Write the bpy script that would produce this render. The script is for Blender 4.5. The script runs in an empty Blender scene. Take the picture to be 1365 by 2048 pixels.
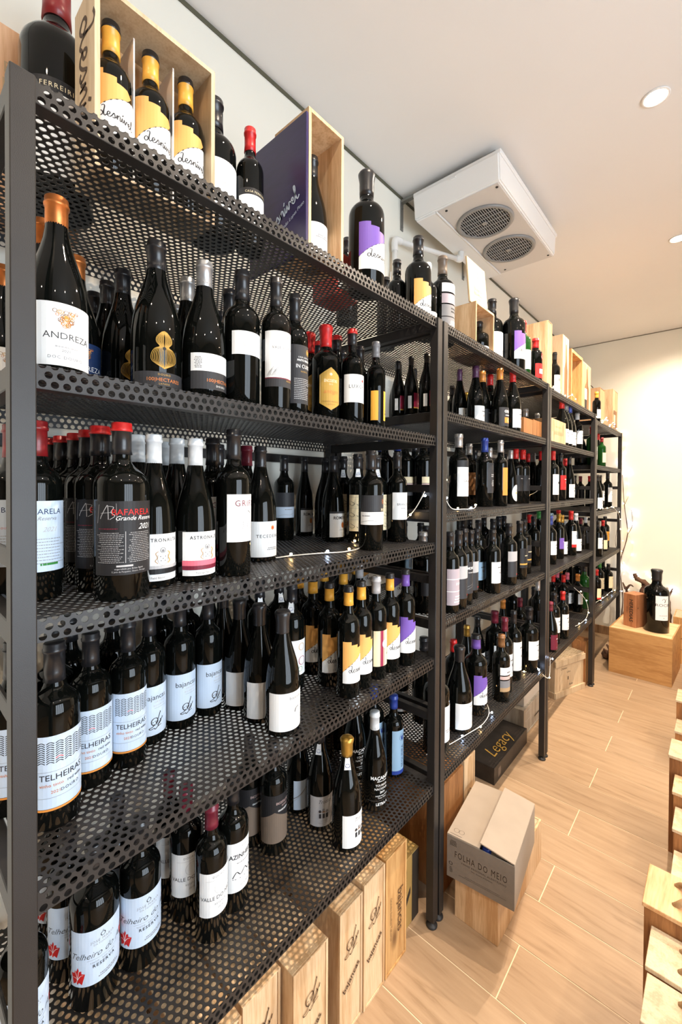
import bpy, bmesh, math, random
from mathutils import Vector, Matrix
random.seed(7)
sc = bpy.context.scene
C = sc.collection
PI = math.pi

# ------------------------------------------------------------------ camera
cam = bpy.data.cameras.new('camera'); co = bpy.data.objects.new('camera', cam); C.objects.link(co)
F_PX, YAW, PIT, ROL = 849.18, .73169794, -.01146979, .00556156
Fv = Vector((-math.sin(YAW)*math.cos(PIT), math.cos(YAW)*math.cos(PIT), math.sin(PIT)))
R0 = Vector((math.cos(YAW), math.sin(YAW), 0)); U0 = R0.cross(Fv)
Rv = R0*math.cos(ROL)+U0*math.sin(ROL); Uv = -R0*math.sin(ROL)+U0*math.cos(ROL)
co.matrix_world = Matrix(((Rv.x, Uv.x, -Fv.x, 1.26), (Rv.y, Uv.y, -Fv.y, 0), (Rv.z, Uv.z, -Fv.z, 1.53), (0, 0, 0, 1)))
cam.sensor_fit = 'HORIZONTAL'; cam.sensor_width = 24.0
cam.lens = F_PX/1365*24.0
cam.shift_y = -43.7/1365; cam.clip_start = .02
sc.camera = co

# ------------------------------------------------------------------ light and exposure
sc.view_settings.view_transform = 'Standard'; sc.view_settings.look = 'None'
sc.view_settings.gamma = 1; sc.view_settings.use_curve_mapping = False
sc.view_settings.exposure = 0.5
sc.cycles.sample_clamp_indirect = 5
sc.cycles.max_bounces = 8; sc.cycles.diffuse_bounces = 5
w = bpy.data.worlds.new('daylight'); sc.world = w; w.use_nodes = True
bg = w.node_tree.nodes['Background']; bg.inputs[0].default_value = (.78, .89, 1, 1); bg.inputs[1].default_value = 8.0
def portal(name, loc, rot, sx, sy):
    l = bpy.data.lights.new(name, 'AREA'); l.shape = 'RECTANGLE'; l.size = sx; l.size_y = sy
    l.cycles.is_portal = True
    o = bpy.data.objects.new(name, l); C.objects.link(o); o.location = loc; o.rotation_euler = rot
portal('window_portal', (3.42, .65, 1.28), (0, PI/2, 0), 2.25, 1.9)
SPOTS = [(1.053, 2.03), (1.045, 3.27), (1.05, 4.45), (1.05, .78), (1.05, -.5), (1.05, -1.7),
         (2.35, 3.27), (2.35, 2.03), (2.35, .78), (2.35, -.5), (2.35, 4.45)]  # this inner row is unseen, added to brighten the room
SPOT_W = 72.0
POW = [1.9, 1.9, 1.2, .55, .45, .4, .7, .8, .6, .4, .6]
CEIL = 3.03
# ------------------------------------------------------------------ materials
MAT = {}
def pm(name, col, rough=.5, metal=0, spec=.5, coat=0, emit=None, es=0, var=.0, vscale=30, bump=0, bscale=200, aniso=(1, 1, 1)):
    if name in MAT: return MAT[name]
    m = bpy.data.materials.new(name); m.use_nodes = True; nt = m.node_tree; b = nt.nodes['Principled BSDF']
    b.inputs['Base Color'].default_value = (*col, 1); b.inputs['Roughness'].default_value = rough
    b.inputs['Metallic'].default_value = metal; b.inputs['Specular IOR Level'].default_value = spec
    b.inputs['Coat Weight'].default_value = coat; b.inputs['Coat Roughness'].default_value = .04
    if emit: b.inputs['Emission Color'].default_value = (*emit, 1); b.inputs['Emission Strength'].default_value = es
    if var or bump:
        tc = nt.nodes.new('ShaderNodeTexCoord'); mp = nt.nodes.new('ShaderNodeMapping'); mp.inputs[3].default_value = aniso
        nt.links.new(tc.outputs['Object'], mp.inputs[0])
    if var:
        n = nt.nodes.new('ShaderNodeTexNoise'); n.inputs['Scale'].default_value = vscale; nt.links.new(mp.outputs[0], n.inputs[0])
        r = nt.nodes.new('ShaderNodeValToRGB'); r.color_ramp.elements[0].position = .3; r.color_ramp.elements[1].position = .7
        r.color_ramp.elements[0].color = (*[c*(1-var) for c in col], 1); r.color_ramp.elements[1].color = (*[min(1, c*(1+var)) for c in col], 1)
        nt.links.new(n.outputs[0], r.inputs[0]); nt.links.new(r.outputs[0], b.inputs['Base Color'])
    if bump:
        n = nt.nodes.new('ShaderNodeTexNoise'); n.inputs['Scale'].default_value = bscale; nt.links.new(mp.outputs[0], n.inputs[0])
        bp = nt.nodes.new('ShaderNodeBump'); bp.inputs['Strength'].default_value = bump; bp.inputs['Distance'].default_value = .002
        nt.links.new(n.outputs[0], bp.inputs['Height']); nt.links.new(bp.outputs[0], b.inputs['Normal'])
    MAT[name] = m; return m
def wood(name, c1, c2, grain=(14, 14, 1.2), rough=.55, knots=True, scale=5.0, perobj=.12):
    """pine and veneer: rings stretched along the board, a few knots; each board shifted by its own random number"""
    if name in MAT: return MAT[name]
    m = bpy.data.materials.new(name); m.use_nodes = True; nt = m.node_tree; b = nt.nodes['Principled BSDF']; N = nt.nodes.new; K = nt.links.new
    tc = N('ShaderNodeTexCoord'); oi = N('ShaderNodeObjectInfo'); cx = N('ShaderNodeCombineXYZ')
    mu = N('ShaderNodeMath'); mu.operation = 'MULTIPLY'; mu.inputs[1].default_value = 37; K(oi.outputs['Random'], mu.inputs[0])
    for i in range(3): K(mu.outputs[0], cx.inputs[i])
    ad = N('ShaderNodeVectorMath'); ad.operation = 'ADD'; K(tc.outputs['Object'], ad.inputs[0]); K(cx.outputs[0], ad.inputs[1])
    mp = N('ShaderNodeMapping'); mp.inputs[3].default_value = grain; K(ad.outputs[0], mp.inputs[0])
    n1 = N('ShaderNodeTexNoise'); n1.inputs['Scale'].default_value = scale*.35; n1.inputs['Detail'].default_value = 2; K(mp.outputs[0], n1.inputs[0])
    m1 = N('ShaderNodeMath'); m1.operation = 'MULTIPLY'; m1.inputs[1].default_value = 14; K(n1.outputs[0], m1.inputs[0])
    m2 = N('ShaderNodeMath'); m2.operation = 'SINE'; K(m1.outputs[0], m2.inputs[0])
    n2 = N('ShaderNodeTexNoise'); n2.inputs['Scale'].default_value = scale*3; n2.inputs['Detail'].default_value = 5; K(mp.outputs[0], n2.inputs[0])
    m3 = N('ShaderNodeMath'); m3.operation = 'MULTIPLY_ADD'; m3.inputs[1].default_value = .22; K(m2.outputs[0], m3.inputs[0]); K(n2.outputs[0], m3.inputs[2])
    r = N('ShaderNodeValToRGB'); r.color_ramp.elements[0].position = .25; r.color_ramp.elements[1].position = .78
    r.color_ramp.elements[0].color = (*c2, 1); r.color_ramp.elements[1].color = (*c1, 1); K(m3.outputs[0], r.inputs[0]); last = r.outputs[0]
    if knots:
        v = N('ShaderNodeTexVoronoi'); v.inputs['Scale'].default_value = 3.1; mq = N('ShaderNodeMapping'); mq.inputs[3].default_value = tuple(1.0 if g > 5 else .5 for g in grain)
        K(ad.outputs[0], mq.inputs[0]); K(mq.outputs[0], v.inputs[0])
        kr = N('ShaderNodeValToRGB'); kr.color_ramp.elements[0].position = .03; kr.color_ramp.elements[1].position = .075
        kr.color_ramp.elements[0].color = (*[c*.3 for c in c2], 1); kr.color_ramp.elements[1].color = (1, 1, 1, 1); K(v.outputs['Distance'], kr.inputs[0])
        mx = N('ShaderNodeMix'); mx.data_type = 'RGBA'; mx.blend_type = 'MULTIPLY'; mx.inputs[0].default_value = .8
        K(last, mx.inputs[6]); K(kr.outputs[0], mx.inputs[7]); last = mx.outputs[2]
    hv = N('ShaderNodeHueSaturation'); mr = N('ShaderNodeMapRange'); mr.inputs[3].default_value = 1-perobj; mr.inputs[4].default_value = 1+perobj
    K(oi.outputs['Random'], mr.inputs[0]); K(mr.outputs[0], hv.inputs['Value']); K(last, hv.inputs['Color']); K(hv.outputs[0], b.inputs['Base Color'])
    b.inputs['Roughness'].default_value = rough
    bp = N('ShaderNodeBump'); bp.inputs['Strength'].default_value = .15; bp.inputs['Distance'].default_value = .001; K(n2.outputs[0], bp.inputs['Height']); K(bp.outputs[0], b.inputs['Normal'])
    MAT[name] = m; return m
COL = dict(white=(.80, .82, .82), paper=(.72, .78, .84), cream=(.78, .68, .45), black=(.006, .006, .007), ink=(.02, .02, .025), dgrey=(.03, .031, .035), grey=(.22, .22, .23), lgrey=(.45, .45, .46),
           yellow=(.85, .42, .055), gold=(.52, .31, .06), copper=(.62, .20, .05), orange=(.72, .27, .05), red=(.55, .015, .015), wine=(.16, .012, .03), dred=(.22, .01, .012), pink=(.75, .16, .22),
           purple=(.17, .09, .42), purplecap=(.10, .035, .09), blue=(.02, .05, .28), navy=(.01, .03, .10), skyblue=(.28, .44, .60), silver=(.55, .56, .57), green=(.03, .22, .04), brown=(.22, .10, .035),
           tan=(.45, .30, .16), bronze=(.16, .12, .09), mauve=(.42, .36, .40), magenta=(.30, .012, .06), lpink=(.62, .45, .42), whitecap=(.70, .74, .76), daylit_white=(.55, .66, .80), charcoal=(.014, .014, .016), yel2=(.80, .42, .12))  # the bluish white has the cool daylight mixed into white paper
def paint(c, rough=.55):
    return pm('paper_'+c, COL[c], rough, spec=.35)
def foil(c):
    met = .75 if c in ('copper', 'gold', 'silver') else .0
    return pm('foil_'+c, COL[c], .38 if c not in ('black', 'charcoal') else .33, metal=met, coat=.15, var=.12, vscale=60)

# ------------------------------------------------------------------ object helpers
def thing(name, label, cat, loc=(0, 0, 0), rotz=0, group=None):
    o = bpy.data.objects.new(name, None); C.objects.link(o); o.location = loc; o.rotation_euler = (0, 0, rotz)
    o.empty_display_size = .02; o['label'] = label; o['category'] = cat
    if group: o['group'] = group
    return o
def tag(o, label, cat, group=None):
    o['label'] = label; o['category'] = cat
    if group: o['group'] = group
    return o
def link(name, me, parent=None, loc=(0, 0, 0), rot=(0, 0, 0)):
    o = bpy.data.objects.new(name, me); C.objects.link(o); o.parent = parent; o.location = loc; o.rotation_euler = rot
    return o
def mesh(name, verts, faces, mats, mi=None, smooth=False):
    me = bpy.data.meshes.new(name); me.from_pydata(verts, [], faces)
    for m in mats: me.materials.append(m)
    if mi: me.polygons.foreach_set('material_index', mi)
    if smooth: me.polygons.foreach_set('use_smooth', [True]*len(me.polygons))
    me.update(); return me
def box_me(name, x0, y0, z0, x1, y1, z1, m, bev=.0):
    bm = bmesh.new(); bmesh.ops.create_cube(bm, size=1)
    for v in bm.verts: v.co = Vector(((x0+x1)/2+v.co.x*(x1-x0), (y0+y1)/2+v.co.y*(y1-y0), (z0+z1)/2+v.co.z*(z1-z0)))
    if bev: bmesh.ops.bevel(bm, geom=bm.edges[:], offset=bev, segments=1, affect='EDGES')
    me = bpy.data.meshes.new(name); bm.to_mesh(me); bm.free(); me.materials.append(m); return me
def box(name, x0, y0, z0, x1, y1, z1, m, parent=None, bev=.001):
    """a box whose origin sits at its own centre"""
    c = ((x0+x1)/2, (y0+y1)/2, (z0+z1)/2)
    return link(name, box_me(name, x0-c[0], y0-c[1], z0-c[2], x1-c[0], y1-c[1], z1-c[2], m, bev), parent, c)
def struct(o): o['kind'] = 'structure'; return o
def lathe(name, prof, m, seg=40, smooth=True, cap=True):
    vs = []; fs = []; n = len(prof)
    for r, z in prof:
        for k in range(seg): a = 2*PI*k/seg; vs.append((r*math.cos(a), r*math.sin(a), z))
    for i in range(n-1):
        for k in range(seg): k2 = (k+1) % seg; fs.append((i*seg+k, i*seg+k2, (i+1)*seg+k2, (i+1)*seg+k))
    if cap: fs.append(tuple(range(seg))[::-1]); fs.append(tuple((n-1)*seg+k for k in range(seg)))
    me = mesh(name, vs, fs, [m], smooth=smooth)
    return me
def tube_me(name, pts, r, m, seg=6, closed=False):
    pts = [Vector(p) for p in pts]; vs = []; fs = []
    for i, p in enumerate(pts):
        t = (pts[min(i+1, len(pts)-1)]-pts[max(i-1, 0)]).normalized()
        a = t.cross(Vector((0, 0, 1))); a = a.normalized() if a.length > .05 else Vector((1, 0, 0)); b = t.cross(a)
        rr = r[i] if isinstance(r, (list, tuple)) else r
        for k in range(seg): an = 2*PI*k/seg; vs.append(tuple(p+a*rr*math.cos(an)+b*rr*math.sin(an)))
    for i in range(len(pts)-1):
        for k in range(seg): k2 = (k+1) % seg; fs.append((i*seg+k, i*seg+k2, (i+1)*seg+k2, (i+1)*seg+k))
    fs.append(tuple(range(seg))[::-1]); fs.append(tuple((len(pts)-1)*seg+k for k in range(seg)))
    return mesh(name, vs, fs, [m], smooth=True)
def spline(pts, n=6):
    out = []; P = [Vector(p) for p in pts]
    for i in range(len(P)-1):
        p0, p1, p2, p3 = P[max(i-1, 0)], P[i], P[i+1], P[min(i+2, len(P)-1)]
        for k in range(n):
            t = k/n; out.append(.5*((2*p1)+(p2-p0)*t+(2*p0-5*p1+4*p2-p3)*t*t+(3*p1-p0-3*p2+p3)*t**3))
    out.append(P[-1]); return out

# ------------------------------------------------------------------ flat prints: boxes, letters, strokes, on a plane or wrapped round a bottle
TX = {}
def glyphs(s, style=''):
    key = (s, style)
    if key in TX: return TX[key]
    cu = bpy.data.curves.new('print', 'FONT'); cu.body = s; cu.size = 1; cu.align_x = 'CENTER'; cu.resolution_u = 2
    if 'i' in style: cu.shear = .4
    if 'b' in style: cu.offset = .02
    if 't' in style: cu.offset = -.006
    if 'w' in style: cu.space_character = 1.25
    o = bpy.data.objects.new('print', cu); C.objects.link(o); bpy.context.view_layer.update()
    me = o.evaluated_get(bpy.context.evaluated_depsgraph_get()).to_mesh()
    v = [(p.co.x, p.co.y) for p in me.vertices]; f = [tuple(p.vertices) for p in me.polygons]
    bpy.data.objects.remove(o); bpy.data.curves.remove(cu)
    if v:
        wd = max(a[0] for a in v)-min(a[0] for a in v)
        if 'n' in style: v = [(a*.62, b) for a, b in v]
    TX[key] = (v, f); return TX[key]
SCRIPT_D = [[(.8, .5), (.5, .95), (.12, .8), (0, .4), (.3, 0), (.7, .3), (1.0, 1.2), (1.12, 1.9), (.9, 2.15), (.5, 1.95)], [(1.0, 1.2), (.95, .35), (1.2, 0), (1.5, .3), (2.0, .5), (2.1, .85), (1.85, 1), (1.62, .6), (1.75, .1), (2.1, 0), (2.5, .4), (2.85, 1.0), (3.02, .6), (3.05, .2), (2.8, 0), (2.6, .15)],
            [(3.05, .15), (3.3, .3), (3.5, .9), (3.5, 0), (3.55, .5), (3.85, .95), (4.05, .8), (4.05, 0), (4.3, .2), (4.5, .9), (4.5, .1), (4.8, .3), (4.95, .9), (5.15, 0), (5.5, .9), (5.8, .7), (5.95, .45), (6.3, .6), (6.3, .95), (6.05, .9), (5.95, .4), (6.2, 0), (6.6, .4), (7.1, 1.6), (7.1, 2.1), (6.9, 1.9), (6.85, .5), (7.0, 0), (7.4, .3)], [(4.5, 1.25), (4.75, 1.65)]]
SNAIL = [[(0, 0), (.25, .35), (.15, .75), (-.25, .85), (-.6, .6), (-.6, .15), (-.3, -.12), (0, 0)], [(-.5, .3), (-.35, .35)], [(-.2, .4), (-.05, .45)], [(-.25, .05), (-.45, -.25), (-.95, -.45), (-.7, -.6), (-.3, -.5), (-.1, -.65), (.25, -.4), (.8, -.25)],
         [(-.05, .1), (.3, .7), (.55, 1.35)], [(.5, 1.3), (.62, 1.45), (.6, 1.6)], [(.25, -.4), (.45, .1), (.95, .55)], [(.9, .45), (1.0, .75)], [(.1, -.1), (.5, -.05), (.75, .3), (.6, .5)]]
class Flat:
    """collects flat coloured shapes (u across, v up, in metres) and turns them into one mesh"""
    def __init__(s): s.v = []; s.f = []; s.m = []; s.mats = []; s.lay = 0
    def _mi(s, c):
        m = paint(c) if isinstance(c, str) else c
        if m not in s.mats: s.mats.append(m)
        return s.mats.index(m)
    def add(s, pts, faces, c, up=0):
        if up: s.lay += 1
        b = len(s.v); s.v += [(p[0], p[1], s.lay+(0 if up else .8)) for p in pts]; s.f += [tuple(i+b for i in f) for f in faces]; s.m += [s._mi(c)]*len(faces); return s
    def B(s, u0, u1, v0, v1, c, skew=0, arc=0):
        n = max(1, int(abs(u1-u0)/.006)); pts = []
        for i in range(n+1):
            t = i/n; u = u0+(u1-u0)*t; a = arc*4*t*(1-t); pts += [(u, v0), (u, v1+skew*t+a)]
        return s.add(pts, [(2*i, 2*i+2, 2*i+3, 2*i+1) for i in range(n)], c, 1)
    def T(s, txt, u, v, size, c='ink', st='', rot=0):
        g, f = glyphs(txt, st); ca, sa = math.cos(rot), math.sin(rot)
        return s.strips([(u+(a*ca-b*sa)*size, v+(a*sa+b*ca)*size) for a, b in g], f, c, 0)
    def P(s, pts, c):
        """filled outline, cut in thin vertical strips so that it can bend"""
        return s.strips(pts, [tuple(range(len(pts)))], c, 1)
    def strips(s, pts, faces, c, up):
        if not pts: return s
        bm = bmesh.new(); vv = [bm.verts.new((p[0], 0, p[1])) for p in pts]
        for f in faces:
            try: bm.faces.new([vv[i] for i in f])
            except ValueError: pass
        bmesh.ops.triangulate(bm, faces=bm.faces[:])
        u0 = min(p[0] for p in pts); u1 = max(p[0] for p in pts); k = (math.floor(u0/.006)+1)*.006
        while k < u1:
            bmesh.ops.bisect_plane(bm, geom=bm.verts[:]+bm.edges[:]+bm.faces[:], plane_co=(k, 0, 0), plane_no=(1, 0, 0)); k += .006
        bm.verts.index_update(); r = s.add([(q.co.x, q.co.z) for q in bm.verts], [tuple(q.index for q in f.verts) for f in bm.faces], c, up); bm.free(); return r
    def D(s, u, v, r, c, n=16, ry=None): return s.P([(u+r*math.cos(2*PI*i/n), v+(ry or r)*math.sin(2*PI*i/n)) for i in range(n)], c)
    def S(s, pts, w, c, sm=5, rot=0, sc=1, at=(0, 0)):
        ca, sa = math.cos(rot), math.sin(rot)
        pts = [(at[0]+sc*(p[0]*ca-p[1]*sa), at[1]+sc*(p[0]*sa+p[1]*ca)) for p in pts]
        q = [(p.x, p.y) for p in spline([(a, b, 0) for a, b in pts], sm)] if sm else pts
        V = []; F = []
        for i, p in enumerate(q):
            a = q[max(i-1, 0)]; b = q[min(i+1, len(q)-1)]; dx, dy = b[0]-a[0], b[1]-a[1]; L = math.hypot(dx, dy) or 1
            ww = w*(.55+.45*abs(dy)/L); V += [(p[0]-dy/L*ww/2, p[1]+dx/L*ww/2), (p[0]+dy/L*ww/2, p[1]-dx/L*ww/2)]
        for i in range(len(q)-1): F.append((2*i, 2*i+1, 2*i+3, 2*i+2))
        return s.add(V, F, c)
    def R(s, u, v, r, w, c, n=20, ry=None): return s.S([(u+r*math.cos(2*PI*i/n), v+(ry or r)*math.sin(2*PI*i/n)) for i in range(n+1)], w, c, 0)
    def script(s, u, v, sc_, c, w=.22, rot=0, n=4):
        for st in SCRIPT_D[:n]: s.S(st, w*sc_, c, 4, rot, sc_, (u, v))
        return s
    def snail(s, u, v, sc_, c, w=.09):
        for st in SNAIL: s.S(st, w*sc_, c, 4, 0, sc_, (u, v))
        return s
    def lines(s, u0, u1, v0, v1, n, c, seed=1, fill=.5, cen=True):
        rr = random.Random(seed); h = (v0-v1)/n
        for i in range(n):
            wd = (u1-u0)*rr.uniform(.6, 1); a = (u0+u1)/2-wd/2 if cen else u0; vv = v1+h*(i+.5)
            x = a
            while x < a+wd:
                l = rr.uniform(.0012, .0045); s.add([(x, vv), (min(x+l, u1), vv), (min(x+l, u1), vv-h*-fill), (x, vv-h*-fill)], [(0, 1, 2, 3)], c); x += l+.0009
        return s
    def wrap(s, name, r):
        vs = [((r+.00022+.00013*l)*math.cos(u/r), (r+.00022+.00013*l)*math.sin(u/r), v) for u, v, l in s.v]
        return mesh(name, vs, s.f, s.mats, s.m)
    def plane(s, name, org, ux, vx, lift=.0004):
        o, a, b = Vector(org), Vector(ux), Vector(vx); n = a.cross(b).normalized()
        return mesh(name, [tuple(o+a*u+b*v+n*(lift+.00008*l)) for u, v, l in s.v], s.f, s.mats, s.m)
BOT = [
(1,0,0.205,0.270,0.0660,0.500,'mag','ferre',0,114),
(1,0,0.375,0.316,0.0375,0.310,'bdx','desmYt',0,223),
(1,0,0.375,0.392,0.0375,0.310,'bdx','desmYt',0,303),
(1,0,0.376,0.468,0.0375,0.310,'bdx','desmYt',0,372),
(1,0,0.351,0.554,0.0510,0.340,'mag','whitelab',0,429),
(1,0,0.388,0.630,0.0331,0.300,'bdx','casa',0,498),
(1,0,0.437,0.794,0.0415,0.300,'burg','whiteburg',0,624),
(1,0,0.264,1.135,0.0375,0.300,'bdx','dark',0,695),
(1,0,0.461,0.997,0.0533,0.360,'mag','desmPm',0,734),
(2,0,0.200,1.456,0.0375,0.300,'bdx','dark',0,772),
(2,0,0.313,1.372,0.0375,0.300,'bdx','dark',0,794),
(2,0,0.401,1.383,0.0487,0.360,'mag','desmYm',0,824),
(2,0,0.390,1.469,0.0375,0.300,'bdx','whitecap',0,850),
(2,0,0.402,1.567,0.0489,0.360,'mag','rem',0,886),
(2,0,0.410,1.899,0.0450,0.190,'mag','cased',0,958),
(2,0,0.394,2.087,0.0524,0.360,'mag','whitelab',0,997),
(2,0,0.479,2.152,0.0541,0.360,'mag','desmPm',0,1026),
(2,0,0.468,2.315,0.0396,0.300,'bdx','greenred',0,1047),
(2,0,0.483,2.468,0.0361,0.245,'half','redlab',0,1074),
(3,0,0.455,2.933,0.0319,0.300,'bdx','floral',0,1110),
(3,0,0.430,3.536,0.0375,0.300,'bdx','floral',0,1150),
(4,0,0.503,3.907,0.0297,0.245,'half','yellowcap',0,1194),
(1,1,0.444,0.208,0.0443,0.295,'burg','andW',0,113),
(1,1,0.357,0.209,0.0415,0.295,'burg','andW',0,85),
(1,1,0.266,0.288,0.0433,0.295,'burg','andB',0,155),
(1,1,0.107,0.196,0.0415,0.295,'burg','andW',0,7),
(1,1,0.114,0.370,0.0415,0.295,'burg','hec',0,188),
(1,1,0.198,0.371,0.0415,0.295,'burg','hec',0,214),
(1,1,0.282,0.373,0.0415,0.295,'burg','hec',0,244),
(1,1,0.415,0.386,0.0470,0.310,'burg','hec',0,315),
(1,1,0.353,0.485,0.0415,0.295,'burg','hecS',0,375),
(1,1,0.445,0.474,0.0442,0.295,'burg','hecS',0,407),
(1,1,0.194,0.540,0.0415,0.295,'burg','hecS',0,353),
(1,1,0.233,0.648,0.0375,0.300,'bdx','dark',0,443),
(1,1,0.365,0.588,0.0375,0.300,'bdx','ven',0,459),
(1,1,0.464,0.555,0.0388,0.300,'bdx','ven',0,485),
(1,1,0.495,0.626,0.0332,0.300,'bdx','vale',0,553),
(1,1,0.449,0.724,0.0342,0.310,'bdx','incu',0,590),
(1,1,0.305,0.914,0.0375,0.300,'bdx','enc',0,620),
(1,1,0.266,0.991,0.0375,0.300,'bdx','lux',0,637),
(1,1,0.384,0.905,0.0414,0.300,'bdx','enc',0,652),
(1,1,0.348,0.992,0.0375,0.300,'bdx','lux',0,674),
(1,1,0.262,1.114,0.0375,0.300,'bdx','dark',0,688),
(1,1,0.422,0.981,0.0348,0.300,'bdx','lux',0,705),
(1,1,0.338,1.119,0.0375,0.300,'bdx','dark',0,720),
(1,1,0.408,1.117,0.0313,0.300,'bdx','yel',0,749),
(2,1,0.330,1.361,0.0265,0.210,'burg','mag3',0,788),
(2,1,0.388,1.362,0.0278,0.217,'burg','mag3',0,816),
(2,1,0.454,1.363,0.0289,0.214,'burg','mag3',0,848),
(2,1,0.150,1.625,0.0415,0.295,'burg','mag3',0,797),
(2,1,0.150,1.757,0.0415,0.295,'burg','dark',0,828),
(2,1,0.311,1.910,0.0350,0.295,'burg','g:purple:white:lo',0,920),
(2,1,0.394,1.905,0.0410,0.295,'burg','g:purple:white:lo',0,952),
(2,1,0.104,2.420,0.0375,0.299,'bdx','g:gold:black',0,934),
(2,1,0.382,2.008,0.0415,0.295,'burg','g:orange:black',0,967),
(2,1,0.377,2.113,0.0375,0.299,'bdx','g:red:white',0,981),
(2,1,0.464,2.019,0.0407,0.295,'burg','grao',0,999),
(2,1,0.494,2.104,0.0390,0.295,'burg','g:red:white:big',0,1026),
(3,1,0.300,2.872,0.0325,0.245,'half','g:silver:black',0,1052),
(3,1,0.300,3.104,0.0325,0.245,'half','g:silver:black',0,1075),
(3,1,0.200,3.536,0.0375,0.289,'bdx','dark',0,1084),
(2,1,0.120,2.206,0.0375,0.299,'bdx','dark',0,905),
(1,2,0.300,0.176,0.0375,0.300,'bdx','bafW',0,6),
(1,2,0.390,0.192,0.0375,0.300,'bdx','bafW',0,74),
(1,2,0.487,0.293,0.0437,0.299,'wide','bafG',0,238),
(1,2,0.402,0.287,0.0403,0.300,'bdx','bafG',0,203),
(1,2,0.320,0.293,0.0403,0.300,'bdx','bafG',0,178),
(1,2,0.239,0.295,0.0403,0.300,'bdx','bafG',0,153),
(1,2,0.157,0.291,0.0403,0.300,'bdx','bafG',0,126),
(1,2,0.076,0.289,0.0403,0.300,'bdx','bafG',0,103),
(1,2,0.444,0.368,0.0386,0.289,'burg','astK',0,308),
(1,2,0.456,0.448,0.0390,0.287,'burg','astR',0,391),
(1,2,0.360,0.371,0.0415,0.295,'burg','astK',0,274),
(1,2,0.360,0.457,0.0415,0.295,'burg','astR',0,354),
(1,2,0.260,0.475,0.0415,0.295,'burg','astR',0,328),
(1,2,0.150,0.540,0.0375,0.300,'bdx','dark',0,337),
(1,2,0.380,0.534,0.0375,0.300,'bdx','grif',0,426),
(1,2,0.469,0.531,0.0370,0.313,'bdx','grif',0,467),
(1,2,0.263,0.621,0.0375,0.300,'bdx','dark',0,446),
(1,2,0.290,0.692,0.0375,0.300,'bdx','g:wine:grey',0,488),
(1,2,0.369,0.679,0.0415,0.293,'burg','tec',0,514),
(1,2,0.106,0.983,0.0354,0.298,'bdx','wallb',0,568),
(1,2,0.069,1.116,0.0337,0.300,'burg','rom',0,609),
(1,2,0.140,1.160,0.0415,0.295,'burg','rom',0,651),
(1,2,0.253,1.080,0.0400,0.294,'burg','rom',0,666),
(1,2,0.220,1.169,0.0375,0.300,'bdx','quilt',0,686),
(1,2,0.330,1.121,0.0375,0.300,'bdx','quilt',0,716),
(1,2,0.230,1.250,0.0375,0.300,'bdx','quilt',0,725),
(1,2,0.465,1.022,0.0376,0.299,'bdx','hzero',0,741),
(1,2,0.357,1.192,0.0375,0.300,'bdx','quilt',0,755),
(2,2,0.200,1.456,0.0375,0.300,'bdx','dark',0,770),
(1,2,0.418,1.231,0.0340,0.309,'bdx','bran',0,792),
(2,2,0.120,1.539,0.0375,0.300,'bdx','g:blue:black',0,763),
(2,2,0.200,1.549,0.0375,0.300,'bdx','g:blue:black',0,795),
(2,2,0.295,1.465,0.0375,0.300,'bdx','folha',0,813),
(2,2,0.365,1.493,0.0375,0.300,'bdx','folha',0,845),
(2,2,0.220,1.659,0.0375,0.300,'bdx','folha',0,830),
(2,2,0.260,1.723,0.0375,0.300,'bdx','folha',0,860),
(2,2,0.416,1.696,0.0408,0.317,'bdx','car',0,917),
(2,2,0.340,1.958,0.0375,0.300,'bdx','g:silver:brown',0,938),
(2,2,0.441,1.905,0.0393,0.316,'bdx','droplet',0,969),
(2,2,0.330,2.227,0.0375,0.300,'bdx','g:silver:black',0,979),
(2,2,0.477,2.003,0.0320,0.311,'bdx','orange',0,1001),
(2,2,0.344,2.353,0.0375,0.300,'bdx','g:silver:white',0,1009),
(2,2,0.410,2.316,0.0325,0.288,'burg','oval',0,1020),
(2,2,0.200,2.331,0.0375,0.300,'bdx','dark',0,950),
(3,2,0.150,2.614,0.0375,0.300,'bdx','dark',0,965),
(2,2,0.409,2.392,0.0375,0.300,'bdx','g:red:black',0,1028),
(3,2,0.370,2.618,0.0415,0.295,'burg','g:grey:black',0,1041),
(2,2,0.422,2.466,0.0375,0.300,'bdx','g:red:black',0,1053),
(3,2,0.330,2.839,0.0375,0.300,'bdx','g:red:black',0,1057),
(3,2,0.388,2.747,0.0415,0.295,'burg','g:grey:black',0,1069),
(3,2,0.452,2.698,0.0375,0.300,'bdx','g:red:black',0,1080),
(3,2,0.200,2.992,0.0375,0.300,'bdx','dark',0,1033),
(3,2,0.200,2.783,0.0375,0.300,'bdx','dark',0,1010),
(1,3,0.386,0.218,0.0398,0.309,'bdx','telh',0,109),
(1,3,0.329,0.294,0.0374,0.293,'bdx','telh',0,180),
(1,3,0.321,0.368,0.0362,0.299,'bdx','telh',0,255),
(1,3,0.278,0.432,0.0359,0.300,'bdx','baj',0,299),
(1,3,0.267,0.512,0.0371,0.300,'bdx','baj',0,359),
(1,3,0.268,0.589,0.0352,0.300,'bdx','baj',0,416),
(1,3,0.269,0.247,0.0375,0.300,'bdx','dark',0,110),
(1,3,0.200,0.293,0.0375,0.300,'bdx','dark',0,140),
(1,3,0.200,0.379,0.0375,0.300,'bdx','dark',0,224),
(1,3,0.130,0.528,0.0375,0.300,'bdx','dark',0,330),
(1,3,0.133,0.603,0.0375,0.300,'bdx','dark',0,375),
(1,3,0.300,0.176,0.0375,0.300,'bdx','telh',0,2),
(1,3,0.474,0.667,0.0423,0.286,'burg','bajB',0,565),
(1,3,0.390,0.662,0.0406,0.287,'burg','bajB',0,519),
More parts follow.
